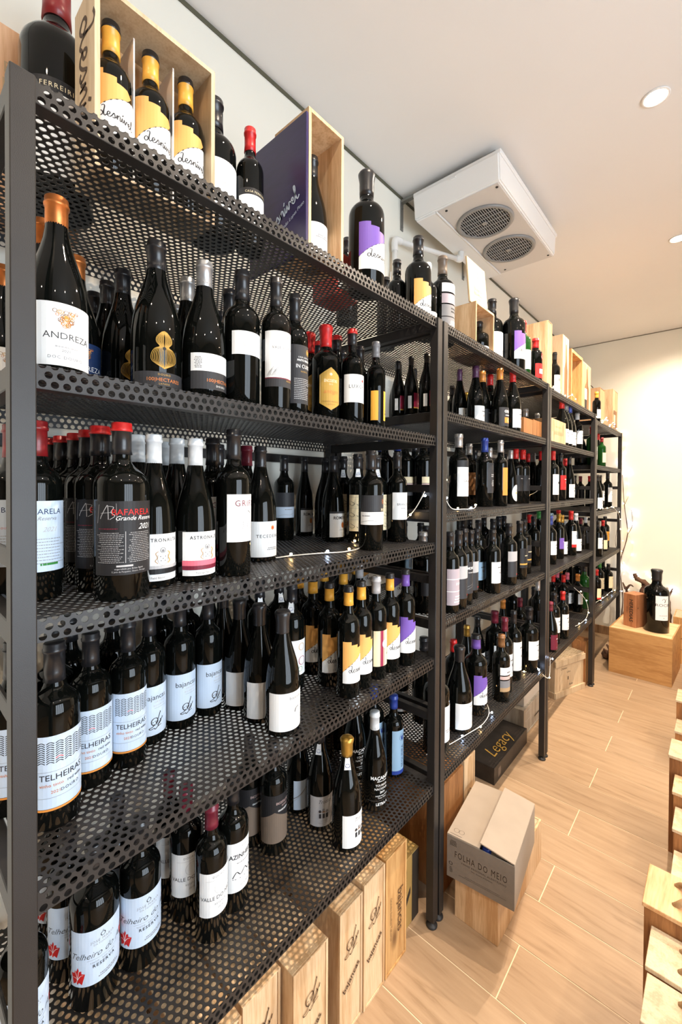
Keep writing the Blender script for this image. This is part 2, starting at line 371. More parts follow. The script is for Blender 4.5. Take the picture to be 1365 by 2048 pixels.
(1,3,0.300,0.664,0.0415,0.282,'burg','bajB',0,478),
(1,3,0.210,0.670,0.0415,0.295,'burg','bajB',0,446),
(1,3,0.117,0.682,0.0415,0.295,'burg','bajB',0,410),
(1,3,0.330,0.824,0.0375,0.300,'bdx','covada',0,584),
(1,3,0.220,0.867,0.0375,0.300,'bdx','seal',0,556),
(1,3,0.220,0.792,0.0375,0.300,'bdx','seal',0,522),
(1,3,0.120,0.809,0.0375,0.300,'bdx','seal',0,490),
(1,3,0.220,0.953,0.0375,0.300,'bdx','desmY',0,598),
(1,3,0.300,0.938,0.0375,0.300,'bdx','desmY',0,625),
(1,3,0.392,0.917,0.0343,0.297,'bdx','desmY',0,658),
(1,3,0.480,0.903,0.0332,0.304,'bdx','desmY',0,697),
(1,3,0.210,1.083,0.0375,0.300,'bdx','desmY',0,649),
(1,3,0.290,1.095,0.0375,0.300,'bdx','desmY',0,687),
(1,3,0.140,1.250,0.0375,0.300,'bdx','desmY',0,701),
(1,3,0.471,0.971,0.0332,0.306,'bdx','desmY',0,722),
(1,3,0.274,1.201,0.0375,0.300,'bdx','cream',0,717),
(1,3,0.216,1.250,0.0375,0.300,'bdx','desmY',0,733),
(1,3,0.468,1.047,0.0340,0.307,'bdx','cream',0,752),
(2,3,0.100,1.457,0.0375,0.300,'bdx','desmY',0,732),
(1,3,0.471,1.116,0.0329,0.307,'bdx','desmY',0,779),
(2,3,0.300,1.399,0.0375,0.300,'bdx','desmP',0,772),
(1,3,0.481,1.191,0.0333,0.310,'bdx','desmP',0,810),
(2,3,0.137,1.702,0.0375,0.300,'bdx','sky',0,810),
(2,3,0.203,1.742,0.0375,0.300,'bdx','sky',0,840),
(2,3,0.300,1.626,0.0375,0.300,'bdx','sky',0,852),
(2,3,0.420,1.401,0.0375,0.300,'bdx','g:silver:black',0,846),
(2,3,0.494,1.473,0.0361,0.300,'bdx','pinkgrey',0,900),
(2,3,0.494,1.545,0.0343,0.301,'bdx','slateline',0,916),
(2,3,0.485,1.614,0.0345,0.303,'bdx','monte',0,928),
(2,3,0.468,1.710,0.0319,0.288,'bdx','slateline',0,941),
(2,3,0.430,1.851,0.0330,0.282,'bdx','g:black:skyblue',0,955),
(2,3,0.330,2.095,0.0375,0.300,'bdx','dark',0,957),
(2,3,0.498,1.866,0.0355,0.280,'bdx','g:black:white:mid',0,985),
(2,3,0.350,2.235,0.0375,0.300,'bdx','dark',0,986),
(2,3,0.490,2.085,0.0378,0.294,'bdx','slateline',0,1017),
(2,3,0.484,2.249,0.0375,0.296,'bdx','goldband',0,1039),
(2,3,0.453,2.406,0.0385,0.293,'bdx','goldband',0,1048),
(2,3,0.300,2.440,0.0375,0.300,'bdx','dark',0,998),
(3,3,0.250,2.646,0.0375,0.300,'bdx','dark',0,1008),
(2,3,0.200,2.466,0.0375,0.300,'bdx','dark',0,975),
(3,3,0.300,2.962,0.0415,0.295,'burg','g:red:black',0,1059),
(3,3,0.400,2.737,0.0375,0.300,'bdx','dark',0,1068),
(3,3,0.250,3.324,0.0375,0.300,'bdx','g:green:black',0,1078),
(2,3,0.200,2.181,0.0375,0.300,'bdx','dark',0,925),
(2,3,0.150,2.381,0.0375,0.300,'bdx','dark',0,940),
(1,4,0.360,0.176,0.0375,0.300,'bdx','tlr',0,20),
(1,4,0.234,0.280,0.0383,0.300,'bdx','tlr',0,137),
(1,4,0.320,0.303,0.0447,0.300,'wide','tlr',0,189),
(1,4,0.323,0.393,0.0416,0.300,'bdx','tlr',0,280),
(1,4,0.130,0.282,0.0375,0.300,'bdx','tlr',0,110),
(1,4,0.220,0.384,0.0375,0.300,'bdx','tlr',0,235),
(1,4,0.231,0.505,0.0375,0.300,'bdx','valle',0,339),
(1,4,0.307,0.508,0.0375,0.300,'bdx','valle',0,372),
(1,4,0.394,0.524,0.0363,0.294,'bdx','valle',0,422),
(1,4,0.372,0.597,0.0375,0.300,'bdx','heda',0,466),
(1,4,0.252,0.732,0.0375,0.300,'bdx','encD',0,501),
(1,4,0.322,0.764,0.0383,0.300,'bdx','encD',0,543),
(1,4,0.264,0.912,0.0367,0.295,'burg','ribbon',0,596),
(1,4,0.359,0.915,0.0396,0.296,'burg','tri',0,640),
(1,4,0.467,0.915,0.0431,0.303,'burg','triw',0,693),
(1,4,0.299,1.150,0.0415,0.295,'burg','mac',0,711),
(1,4,0.436,1.087,0.0403,0.298,'burg','mac',0,749),
(1,4,0.326,1.225,0.0375,0.300,'bdx','seq',0,756),
(1,4,0.394,1.253,0.0354,0.277,'bdx','seq',0,784),
(2,4,0.180,1.609,0.0415,0.295,'burg','astR',0,800),
(1,4,0.150,1.151,0.0375,0.300,'bdx','dark',0,650),
(1,4,0.150,1.236,0.0375,0.300,'bdx','dark',0,680),
(2,4,0.446,1.466,0.0503,0.360,'mag','whitelab',0,872),
(2,4,0.300,1.617,0.0500,0.360,'mag','dark',0,848),
(2,4,0.442,1.666,0.0529,0.346,'burg','bajB',0,918),
(2,4,0.437,1.840,0.0500,0.347,'bdx','desmP',0,951),
(2,4,0.280,2.079,0.0415,0.295,'burg','g:gold:black',0,934),
(2,4,0.330,1.832,0.0375,0.300,'bdx','g:red:black',0,907),
(2,4,0.257,2.258,0.0415,0.295,'burg','g:black:white',0,961),
(2,4,0.333,2.312,0.0500,0.330,'mag','g:wine:white',0,984),
(2,4,0.482,2.023,0.0398,0.310,'bdx','banded',0,1002),
(2,4,0.459,2.123,0.0388,0.364,'bdx','g:wine:white',0,1009),
(3,4,0.260,2.618,0.0415,0.295,'burg','g:orange:black',0,1005),
(2,4,0.443,2.291,0.0413,0.358,'wide','g:black:white:big',0,1027),
(3,4,0.330,2.711,0.0375,0.300,'bdx','g:wine:skyblue',0,1040),
(3,4,0.220,2.877,0.0500,0.360,'mag','dark',0,1024),
(2,4,0.469,2.453,0.0505,0.349,'mag','g:black:white',0,1060),
(3,4,0.400,2.828,0.0360,0.420,'mag','g:silver:black',0,1076),
(3,4,0.300,3.070,0.0375,0.300,'bdx','dark',0,1068),
(3,1,0.492,2.964,0.0415,0.289,'burg','g:red:white',0,1124),
(3,1,0.492,3.057,0.0415,0.289,'burg','g:grey:white',0,1132),
(3,1,0.486,3.174,0.0415,0.289,'burg','g:blue:white',0,1140),
(3,1,0.450,3.536,0.0375,0.289,'bdx','g:white:white',0,1155),
(4,1,0.496,3.794,0.0375,0.300,'bdx','greenred',0,1163),
(4,1,0.416,3.797,0.0415,0.295,'burg','g:silver:black',0,1173),
(4,1,0.474,3.875,0.0415,0.295,'burg','g:silver:black',0,1182),
(4,1,0.200,3.961,0.0415,0.295,'burg','dark',0,1115),
(3,2,0.497,2.768,0.0333,0.304,'bdx','dotlab',0,1106),
(3,2,0.477,3.005,0.0341,0.304,'bdx','g:black:red',0,1121),
(3,2,0.330,3.646,0.0375,0.300,'bdx','g:red:black',0,1127),
(3,2,0.380,3.525,0.0375,0.300,'bdx','g:red:black',0,1132),
(3,2,0.482,3.202,0.0342,0.295,'burg','g:black:white:lo',0,1139),
(4,2,0.200,4.560,0.0375,0.300,'bdx','dark',0,1150),
(4,2,0.200,4.782,0.0375,0.300,'bdx','g:wine:black',0,1165),
(3,3,0.460,2.860,0.0375,0.300,'bdx','g:blue:white',0,1101),
(3,3,0.382,3.154,0.0375,0.300,'bdx','g:skyblue:white',0,1107),
(3,3,0.442,3.114,0.0340,0.300,'bdx','g:gold:purple',0,1112),
(3,3,0.300,3.646,0.0375,0.300,'bdx','g:red:black',0,1119),
(3,3,0.426,3.254,0.0369,0.285,'burg','g:gold:white:lo',0,1124),
(4,3,0.300,3.844,0.0375,0.300,'bdx','g:white:black',0,1131),
(3,3,0.463,3.336,0.0373,0.311,'bdx','whitered',0,1142),
(3,3,0.460,3.488,0.0387,0.288,'burg','g:white:white:lo',0,1152),
(4,3,0.300,4.360,0.0375,0.300,'bdx','g:wine:black',0,1162),
(4,3,0.300,4.552,0.0375,0.300,'bdx','g:white:black',0,1172),
(3,4,0.492,2.767,0.0415,0.295,'burg','g:wine:wine',0,1101),
(3,4,0.470,2.918,0.0375,0.319,'bdx','g:black:white',0,1107),
(3,4,0.486,3.057,0.0375,0.304,'bdx','g:red:white',0,1125),
(3,4,0.279,3.602,0.0375,0.300,'bdx','g:red:black',0,1107),
(4,4,0.250,3.820,0.0375,0.300,'bdx','g:pink:black',0,1115),
(4,4,0.220,4.038,0.0375,0.300,'bdx','g:orange:black',0,1122),
(3,4,0.341,3.646,0.0375,0.300,'bdx','g:red:black',0,1131),
(4,4,0.332,3.794,0.0375,0.300,'bdx','g:pink:white',0,1139),
(4,4,0.408,3.794,0.0375,0.300,'bdx','g:orange:white',0,1147),
(4,4,0.420,3.953,0.0500,0.360,'mag','greentall',0,1169),
(4,4,0.100,4.605,0.0375,0.300,'bdx','dark',0,1128),
(4,4,0.200,4.450,0.0375,0.300,'bdx','g:purple:black',0,1142),
(4,4,0.280,4.376,0.0500,0.360,'mag','dark',0,1157),
(4,1,0.430,4.347,0.0375,0.300,'bdx','g:red:white',0,1196),
(4,1,0.501,4.131,0.0323,0.244,'bdx','greencream',0,1204),
(4,2,0.490,4.033,0.0415,0.295,'burg','g:black:white',0,1195),
(4,2,0.430,4.462,0.0375,0.300,'bdx','g:black:white',0,1200),
(4,2,0.436,4.780,0.0388,0.331,'bdx','g:black:white:big',0,1211),
(4,2,0.358,4.782,0.0375,0.300,'bdx','g:orange:orange',0,1217),
(4,2,0.282,4.782,0.0375,0.300,'bdx','g:red:white',0,1196),
(4,3,0.480,4.127,0.0375,0.300,'bdx','g:black:white',0,1196),
(4,3,0.444,4.543,0.0370,0.276,'burg','g:red:cream:lo',0,1206),
(4,3,0.342,4.782,0.0375,0.300,'bdx','g:black:yellow',0,1200),
(4,3,0.418,4.782,0.0375,0.300,'bdx','g:black:yellow',0,1213),
(4,4,0.455,4.233,0.0375,0.280,'bdx','artist',0,1193),
(4,4,0.420,4.552,0.0375,0.300,'bdx','g:green:cream',0,1200),
(4,4,0.406,4.782,0.0375,0.300,'bdx','g:black:cream',0,1206),
(4,4,0.460,4.727,0.0387,0.263,'mag','g:black:cream:big',0,1211),
(4,4,0.323,4.752,0.0500,0.360,'mag','g:black:cream:big',0,1217),
]
# ------------------------------------------------------------------ bottles
SH = dict(bdx=(.0375, .30), burg=(.0415, .295), mag=(.050, .36), half=(.0325, .245), wide=(.0435, .30))
def profile(shape):
    r, h = SH[shape]; n = .0145 if shape != 'mag' else .0185
    if shape == 'burg':
        p = [(.6, 0), (.93, .002), (1, .012), (1, .36), (.985, .42), (.93, .50), (.83, .57), (.69, .64), (.56, .70)]
        pts = [(r*a, h*b) for a, b in p]+[(n*1.28, h*.76), (n*1.08, h*.82), (n, h*.90), (n, h*.985)]
    else:
        s = .63 if shape != 'mag' else .62
        p = [(.6, 0), (.94, .002), (1, .010), (1, s), (.985, s+.025), (.93, s+.052), (.82, s+.076), (.66, s+.095), (.51, s+.112)]
        pts = [(r*a, h*b) for a, b in p]+[(n*1.12, h*(s+.137)), (n*1.0, h*(s+.165)), (n, h*.93), (n, h*.985)]
    return pts, n, h
GLASS = {}
def glass_me(shape, col):
    if (shape, col) not in GLASS:
        m = {'dark': pm('dark_wine_glass', (.0025, .003, .0025), .035, spec=.27),
             'green': pm('green_wine_glass', (.008, .05, .008), .04, spec=.3)}[col]
        GLASS[(shape, col)] = lathe('glass_body', profile(shape)[0], m, 40)
    return GLASS[(shape, col)]
CAPS = {}
def cap_me(shape, c, ln, top, bulge=0):
    key = (shape, c, ln, top, bulge)
    if key not in CAPS:
        pts, n, h = profile(shape); k = n+.0009; z0 = h-ln; tl = .012 if top else 0
        if bulge: body = [(k, z0), (k*1.05, z0+ln*.2), (k*1.06, z0+ln*.6), (k*1.2, z0+ln*.8), (k*1.25, z0+ln*.9), (k*1.05, h-.001), (k*.6, h)]
        else: body = [(k*1.06 if ln > .05 else k, z0), (k, z0+ln*.25), (k*.99, h-.016), (k*1.10, h-.0155), (k*1.12, h-.011), (k*1.03, h-.0095), (k*1.03, h-.0015), (k*.94, h)]
        vs = lathe('capsule', body, foil(c), 28)
        if top:
            vs.materials.append(foil(top))
            for p in vs.polygons:
                if p.center.z > h-.014: p.material_index = 1
        if ln > .04 and not bulge:
            pass
        CAPS[key] = vs
    return CAPS[key]
COLW = dict(white='white', black='black', red='red', wine='wine', dred='dark red', purple='purple', purplecap='dark purple', blue='blue', skyblue='pale blue', silver='silver', gold='gold', orange='orange', copper='copper', grey='grey', dgrey='dark grey', cream='cream', yellow='yellow', green='green', brown='brown', pink='pink', charcoal='charcoal', whitecap='white')
STY = {}
def style(st, shape):
    """glass, capsule (colour, length, top colour, bulge), label drawing, words for the label text"""
    F = Flat(); r, h = SH[shape]; g = 'dark'; seal = None
    k = r/.0375; W = .046*k
    if st.startswith('g:'):
        t = st.split(':'); c, l = t[1], t[2]; opt = t[3] if len(t) > 3 else ''
        rr = random.Random(st+shape); v1 = {'lo': .105, 'mid': .15, 'big': .17}.get(opt, rr.uniform(.14, .16))*h/.30; v0 = {'lo': .015, 'mid': .05, 'big': .045}.get(opt, rr.uniform(.05, .07))*h/.30
        if shape == 'burg': v1 = .105; v0 = .016
        cc = 'purplecap' if c == 'purple' else ('whitecap' if c == 'white' else ('charcoal' if c == 'black' else c))
        if l != 'black' and l != 'bare':
            F.B(-W, W, v0, v1, l); ink = 'ink' if l in ('white', 'cream', 'skyblue', 'yellow', 'orange') else 'white'
            F.lines(-.022, .022, v1-.028, v1-.018, 1, ink, 3, .5); F.lines(-.014, .014, v1-.042, v1-.036, 1, 'grey', 4, .4)
            F.lines(-.018, .018, v0+.008, v0+.018, 2, 'grey', 5, .35); F.B(-.006, .006, (v0+v1)/2-.006, (v0+v1)/2+.004, 'grey')
        else:
            F.B(-W, W, v0, v1, 'charcoal'); F.lines(-.02, .02, v1-.02, v1-.012, 1, 'lgrey', 3, .5)
        d = f"{COLW[c]}-capped {'green ' if g == 'green' else ''}bottle with {COLW.get(l, l) if l != 'bare' else 'dark'} label"
        return dict(g=g, cap=(cc, .055 if shape != 'mag' else .07, None, 0), F=F, d=d)
    D = dict(
        dark=('charcoal', .055, None, 0), ferre=('dred', .075, None, 0), desmY=('yellow', .052, 'charcoal', 0), desmYt=('yellow', .058, 'charcoal', 0), desmYm=('charcoal', .07, None, 0), desmP=('purple', .052, 'charcoal', 0), desmPm=('charcoal', .075, None, 1),
        whitelab=('charcoal', .075, None, 0), casa=('red', .058, None, 0), whiteburg=('charcoal', .06, None, 0), whitecap=('whitecap', .06, None, 0), rem=('bronze', .075, None, 0), cased=('charcoal', .05, None, 0),
        greenred=('red', .06, None, 0), redlab=('red', .055, None, 0), floral=('charcoal', .05, None, 0), whitelab2=('charcoal', .05, None, 0), yellowcap=('yellow', .05, None, 0), banded=('brown', .055, None, 0),
        andW=('copper', .078, None, 0), andB=('copper', .078, None, 0), hec=('charcoal', .062, None, 0), hecS=('silver', .062, None, 0), ven=('charcoal', .066, None, 0), vale=('charcoal', .066, None, 0), incu=('charcoal', .066, None, 0),
        enc=('red', .068, None, 1), lux=('charcoal', .05, 'red', 0), yel=('grey', .052, None, 0), mag3=('charcoal', .045, None, 0), grao=('orange', .06, None, 0), bafW=('dred', .06, None, 0), bafG=('charcoal', .055, 'red', 0),
        astK=('whitecap', .058, None, 0), astR=('whitecap', .058, None, 0), grif=('charcoal', .062, None, 0), tec=('charcoal', .062, None, 0), wallb=('charcoal', .055, None, 0), rom=('charcoal', .055, None, 0), quilt=('charcoal', .05, None, 0),
        hzero=('charcoal', .058, None, 0), bran=('charcoal', .055, None, 0), folha=('charcoal', .05, None, 0), car=('silver', .055, None, 0), droplet=('blue', .062, None, 0), orange=('silver', .055, None, 0), oval=('silver', .05, None, 0),
        telh=('charcoal', .065, None, 0), baj=('charcoal', .06, None, 0), bajB=('charcoal', .064, None, 1), covada=('charcoal', .055, None, 0), seal=('charcoal', .055, None, 0), cream=('lgrey', .05, None, 0), sky=('charcoal', .05, None, 0),
        pinkgrey=('charcoal', .055, None, 0), slateline=('charcoal', .06, None, 0), monte=('charcoal', .055, None, 0), goldband=('charcoal', .06, None, 0), tlr=('charcoal', .055, None, 0), valle=('wine', .055, None, 0), heda=('charcoal', .055, None, 0),
        encD=('charcoal', .055, None, 0), ribbon=('charcoal', .055, None, 0), tri=('charcoal', .05, None, 0), triw=('gold', .05, None, 1), mac=('whitecap', .062, None, 0), seq=('blue', .05, None, 0), dotlab=('red', .055, None, 0), whitered=('red', .06, None, 0),
        greentall=('charcoal', .06, None, 0), greencream=('dred', .05, None, 0), artist=('red', .055, None, 0))[st]
    d = 'plain dark bottle with black capsule'
    if st == 'ferre': F.B(-.085, .085, .03, .147, 'white').B(-.085, .085, .147, .167, 'charcoal').T('CASA FERREIRINHA', -.016, .153, .0098, 'cream', 'w'); d = 'giant red-capped bottle with black-topped label'
    elif st in ('desmY', 'desmYt', 'desmYm', 'desmP', 'desmPm'):
        c = {'desmY': 'yel2', 'desmYt': 'yel2', 'desmYm': 'yel2', 'desmP': 'purple', 'desmPm': 'purple'}[st]; b = 1.0 if shape == 'bdx' else 1.2
        w = .05*b; y0 = .042*b; t0 = len(F.v); yl = .072*b; yr = .126*b
        arc = [(-w+2*w*t/10, yl+(yr-yl)*(1.6*t/10-.6*(t/10)**2)) for t in range(11)]
        F.P([(-w, .155*b), (-w*.45, .155*b), (-w*.45, .146*b), (0, .146*b), (0, .137*b), (w*.4, .137*b), (w*.4, .131*b), (w*.62, .129*b)]+arc[::-1][3:], c)
        F.P([(-w, y0), (w, y0)]+arc[::-1], 'white'); F.S(arc, .0022, 'black', 0)
        F.script(-.030*b, .071*b, .0088*b, 'ink'); F.T('SIGNATURE', .002, .060*b, .0042, 'grey', 'w'); F.T('DOURO 2019', .002, .048*b, .0042, 'grey', 'w')
        if st == 'desmYt': F.v = [(u, v+.034, l) for u, v, l in F.v]
        d = f"{'magnum' if b > 1 else 'bottle'} with staircase on white label"
        if st == 'desmYm': d = 'black-capped magnum with yellow staircase label'
        if st == 'desmPm': d = 'black-capped magnum with purple staircase label'
        if st in ('desmY', 'desmYt'): d = 'yellow-capped bottle with yellow staircase label'
        if st == 'desmP': d = 'purple-capped bottle with purple staircase label'
    elif st == 'whitelab': F.B(-W, W, .05, .185, 'white').T('IM', .0, .12, .018, 'lgrey').lines(-.02, .02, .085, .1, 2, 'grey', 2); d = 'dark-capped magnum with tall white label'
    elif st == 'casa': F.B(-.06, .06, .05, .122, 'white').B(-.06, .06, .122, .138, 'charcoal').T('CASA FERREIRINHA', 0, .1265, .0075, 'cream', 'w').D(.03, .09, .008, 'yellow'); d = 'red-capped bottle with black-topped white label'
    elif st == 'whiteburg': F.B(-W, W, .02, .107, 'white').lines(-.02, .02, .07, .08, 2, 'grey', 3).lines(-.015, .015, .03, .04, 2, 'grey', 4); d = 'burgundy bottle standing in open pine case'
    elif st in ('whitecap',): F.B(-W, W, .05, .10, 'white').lines(-.02, .02, .06, .09, 4, 'grey', 3); d = 'white-capped bottle with short white label'
    elif st == 'rem':
        F.B(-W, W, .20, .235, 'white').B(-W, W, .155, .193, 'mauve').B(-W, W, .06, .15, 'grey').T('RÊ MO', 0, .212, .014, 'grey', 'w').lines(-.03, .03, .07, .09, 4, 'white', 3, .4).lines(-.03, .03, .12, .145, 2, 'black', 4, .5).B(-W, W, .1, .104, 'black'); d = 'bronze-capped magnum with three banded label'
    elif st in ('cased', 'whitelab2'): F.B(-W, W, .04, .13, 'white').lines(-.02, .02, .07, .1, 3, 'grey', 3); d = 'white-labelled bottle standing in wooden case' 
    elif st == 'greenred': g = 'green'; F.B(-W, W, .04, .14, 'white').lines(-.02, .02, .08, .11, 3, 'grey', 3); d = 'red-capped green glass bottle'
    elif st == 'redlab': F.B(-W, W, .02, .10, 'red').P([(-.008, .155), (.008, .155), (.008, .135), (0, .118), (-.008, .135)], 'red').R(0, .137, .008, .0012, 'white').B(-.02, .02, .045, .07, 'white').T('CRO', 0, .05, .018, 'red', 'b'); d = 'small bottle with red capsule, red label'
    elif st == 'floral':
        F.B(-W, W, .02, .15, 'white').D(-.004, .12, .011, 'grey')
        for i in range(7): F.S([(-.02+.007*i, .05), (-.018+.007*i, .07), (-.012+.006*i, .085)], .0015, 'lgrey')
        d = 'bottle with grey plant drawing on white label'
    elif st == 'yellowcap': F.B(-W, W, .03, .10, 'white').lines(-.02, .02, .06, .08, 2, 'grey', 3); d = 'small yellow-capped bottle with white label'
    elif st == 'banded': F.B(-W, W, .125, .16, 'white').B(-W, W, .105, .12, 'lpink').B(-W, W, .068, .1, 'grey').B(-W, W, .05, .068, 'tan').lines(-.02, .01, .135, .147, 1, 'grey', 3); d = 'brown-capped bottle with striped grey label'
    elif st in ('andW', 'andB'):
        bgc, ik = ('white', 'dgrey') if st == 'andW' else ('navy', 'white')
        F.B(-.056, .056, .014, .112, bgc); rr = random.Random(2)
        for i in range(46):
            v = rr.random(); u = rr.uniform(-1, 1)*(.2+.8*v)*.0155; F.R(u, .076+v*.024, rr.uniform(.0014, .0034), .0009, ('copper', 'gold', 'brown')[i % 3], 7)
        F.R(0, .091, .0045, .001, 'brown', 12).D(0, .091, .003, 'gold', 8)
        F.T('ANDREZA', .004, .056, .0145, ik, 't').lines(-.02, .02, .042, .048, 1, 'lgrey', 3, .4).T('2021', 0, .036, .006, 'grey').T('DOC DOURO', 0, .025, .0065, 'grey', 'w')
        d = f"copper-capped bottle with {'white' if st == 'andW' else 'navy blue'} label"
    elif st in ('hec', 'hecS'):
        if st == 'hec':
            for i in range(8):
                a = .0025+.0026*i
                F.S([(0, .048), (-a*.9, .06), (-a*1.0, .072), (-a*.75, .083), (-a*.35, .088), (-a*.62, .096), (-a*.55, .106), (0, .112+a*.22), (a*.55, .106), (a*.62, .096), (a*.35, .088), (a*.75, .083), (a*1.0, .072), (a*.9, .06), (0, .048)], .0008, 'gold', 3)
            F.D(0, .085, .003, 'charcoal', 10); F.B(-.052, .052, .016, .042, 'dgrey').T('DOURO', 0, .0355, .005, 'gold', 'w').T('100|HECTARES', 0, .025, .009, 'copper').T('LATADA', 0, .019, .004, 'gold', 'w')
            d = 'bottle with gold heart-shaped line drawing'
        else:
            F.B(-.052, .052, .058, .094, 'white').B(-.052, .052, .022, .058, 'dgrey').T('100|HECTARES', .008, .037, .0095, 'copper').T('DOURO', .008, .028, .0055, 'white', 'w').lines(-.045, -.03, .064, .088, 8, 'grey', 3)
            for i in range(7): F.D(-.02+.01*i, .085-.004*(i % 3), .0007, 'ink', 5)
            d = 'silver-capped bottle with white and grey label'
    elif st == 'ven': F.B(-W, W, .108, .158, 'white').T('VÊNASS', 0, .125, .011, 'lgrey', 'w').lines(-.012, .012, .114, .118, 1, 'lpink', 3); d = 'red-ringed black capsule and short white label'
    elif st == 'vale':
        F.B(-.052, .052, .055, .172, 'white').B(-.052, .052, .048, .066, 'dgrey').R(.016, .155, .0075, .0012, 'orange').T('VALE BOMFIM', 0, .132, .0085, 'grey', 'w').B(-.052, .052, .066, .0685, 'wine').T('RESERVA', .018, .061, .005, 'gold', 'w')
        for i in range(9): F.S([(-.046+.003*i, .072), (-.04+.003*i, .08+.002*(i % 4)), (-.036+.004*i, .084+.004*(i % 3))], .0006, 'grey', 3)
        F.S([(.02, .112), (.03, .110), (.04, .106)], .0012, 'brown'); d = 'bottle with gold neck band and white label'
    elif st == 'incu':
        F.B(-.05, .05, .03, .17, 'dgrey').R(.016, .155, .0075, .0016, 'gold').D(.016, .155, .005, 'gold').T('CASA SANTOS', 0, .139, .005, 'white', 'w').T('PINTO MAIOR', 0, .131, .007, 'white', 'b').T('IN CUBIS', 0, .115, .013, 'white').T('RESERVA', .0, .105, .005, 'gold', 'w').lines(-.03, .03, .04, .092, 12, 'lgrey', 5, .35, False); d = 'bottle with dark grey text-filled label'
    elif st == 'enc':
        F.P([(0, .045), (.031, .065), (.031, .145), (0, .168), (-.031, .145), (-.031, .065)], 'gold').S([(0, .048), (.029, .067), (.029, .143), (0, .164), (-.029, .143), (-.029, .067), (0, .048)], .0008, 'cream', 0)
        F.D(0, .148, .004, 'cream', 8).T('ENCOSTAS', 0, .125, .012, 'cream', 'nb').T('DO', 0, .117, .006, 'cream', 'w').T('antigo', 0, .093, .017, 'copper', 'i').T('GRANDE RESERVA', 0, .068, .005, 'brown', 'w').T('CASTELAS', 0, .06, .0045, 'brown', 'w'); d = 'red-waxed bottle with gold hexagonal label'
    elif st == 'lux': F.B(-W, W, .075, .158, 'white').D(.022, .14, .0042, 'red').T('LUXOR', 0, .117, .015, 'dgrey', 'w').T('DOURO', 0, .083, .004, 'lgrey', 'w'); d = 'red-topped bottle with square white label'
    elif st == 'yel': F.B(.005, .05, .04, .135, 'yellow').B(-.05, -.02, .04, .135, 'yellow').lines(.012, .04, .06, .08, 2, 'brown', 3); d = 'grey-capped bottle with yellow label'
    elif st == 'mag3': F.B(-.028, .05, .028, .105, 'magenta').B(-.028, .05, .028, .034, 'gold').lines(0, .03, .05, .06, 2, 'lpink', 3).B(-.06, -.04, .028, .09, 'white'); d = 'small bottle with magenta label'
    elif st == 'grao': F.B(-W, W, .016, .105, 'dgrey').T('GRÃO', 0, .08, .018, 'white', 'b').B(-.024, .03, .032, .058, 'orange').R(.003, .045, .008, .002, 'white').lines(-.02, .02, .066, .074, 1, 'white', 2); d = 'orange-capped bottle with grey and orange label'
    elif st in ('bafW', 'bafG'):
        if st == 'bafW': F.B(-.052, .052, .048, .165, 'daylit_white').T('BAFARELA', .004, .143, .013, 'navy').T('Reserva', .01, .133, .009, 'grey', 'i').T('2021', .014, .114, .011, 'lgrey', 'i').T('DOURO', -.02, .114, .005, 'red', 'w').lines(-.045, .045, .06, .105, 9, 'grey', 4, .2).B(.0, .028, .058, .062, 'green'); d = 'red-capped bottle with daylight-tinted white label'
        else:
            F.B(-.058, .058, .044, .166, 'charcoal')
            F.S([(-.052, .130), (-.049, .160), (-.020, .162), (-.019, .132), (-.052, .130)], .0006, 'lgrey', 0)
            F.S([(-.046, .137), (-.044, .142), (-.036, .156), (-.033, .158), (-.032, .136)], .0011, 'lgrey').S([(-.032, .158), (-.024, .156), (-.028, .148), (-.022, .142), (-.03, .136)], .0011, 'lgrey').S([(-.045, .146), (-.036, .147), (-.026, .148)], .0009, 'lgrey')
            F.T('BAFARELA', .006, .143, .0145, 'red', '').T('Grande Reserva', .012, .1345, .0105, 'white', 'i').T('2021', .027, .119, .0135, 'white', 'i').lines(-.05, -.018, .1195, .123, 1, 'wine', 2, .4)
            F.lines(-.053, -.009, .064, .1155, 17, 'lgrey', 3, .26).lines(-.004, .042, .064, .1155, 17, 'lgrey', 9, .26).B(-.0068, -.006, .064, .116, 'lgrey')
            F.B(-.02, .005, .0575, .0605, 'lgrey').T('engarrafado por Brites Aguiar', 0, .053, .0038, 'lgrey').T('S. João da Pesqueira . Douro . Portugal', 0, .0485, .0034, 'lgrey')
            d = 'red-topped bottle with black script-covered label'
    elif st in ('astK', 'astR'):
        F.B(-.053, .053, .014, .103, 'white').T('ASTRONAUTA', 0, .088, .0095, 'dgrey', 'wb').T('DOC DOURO', 0, .08, .005, 'lgrey', 'w')
        F.R(0, .072, .005, .0012, 'ink', 10).D(0, .071, .003, 'grey', 8)
        for i, (a, b) in enumerate(((-.005, .06), (.005, .06), (0, .056), (-.004, .052), (.004, .052))): F.D(a, b, .0011, 'ink', 5)
        F.S([(-.01, .064), (-.0095, .05), (0, .043), (.0095, .05), (.01, .064)], .0007, 'grey').S([(.009, .07), (.014, .066), (.011, .058), (.015, .052), (.01, .047)], .0022, 'gold').S([(-.009, .07), (-.014, .066), (-.011, .058), (-.015, .052), (-.01, .047)], .0016, 'tan')
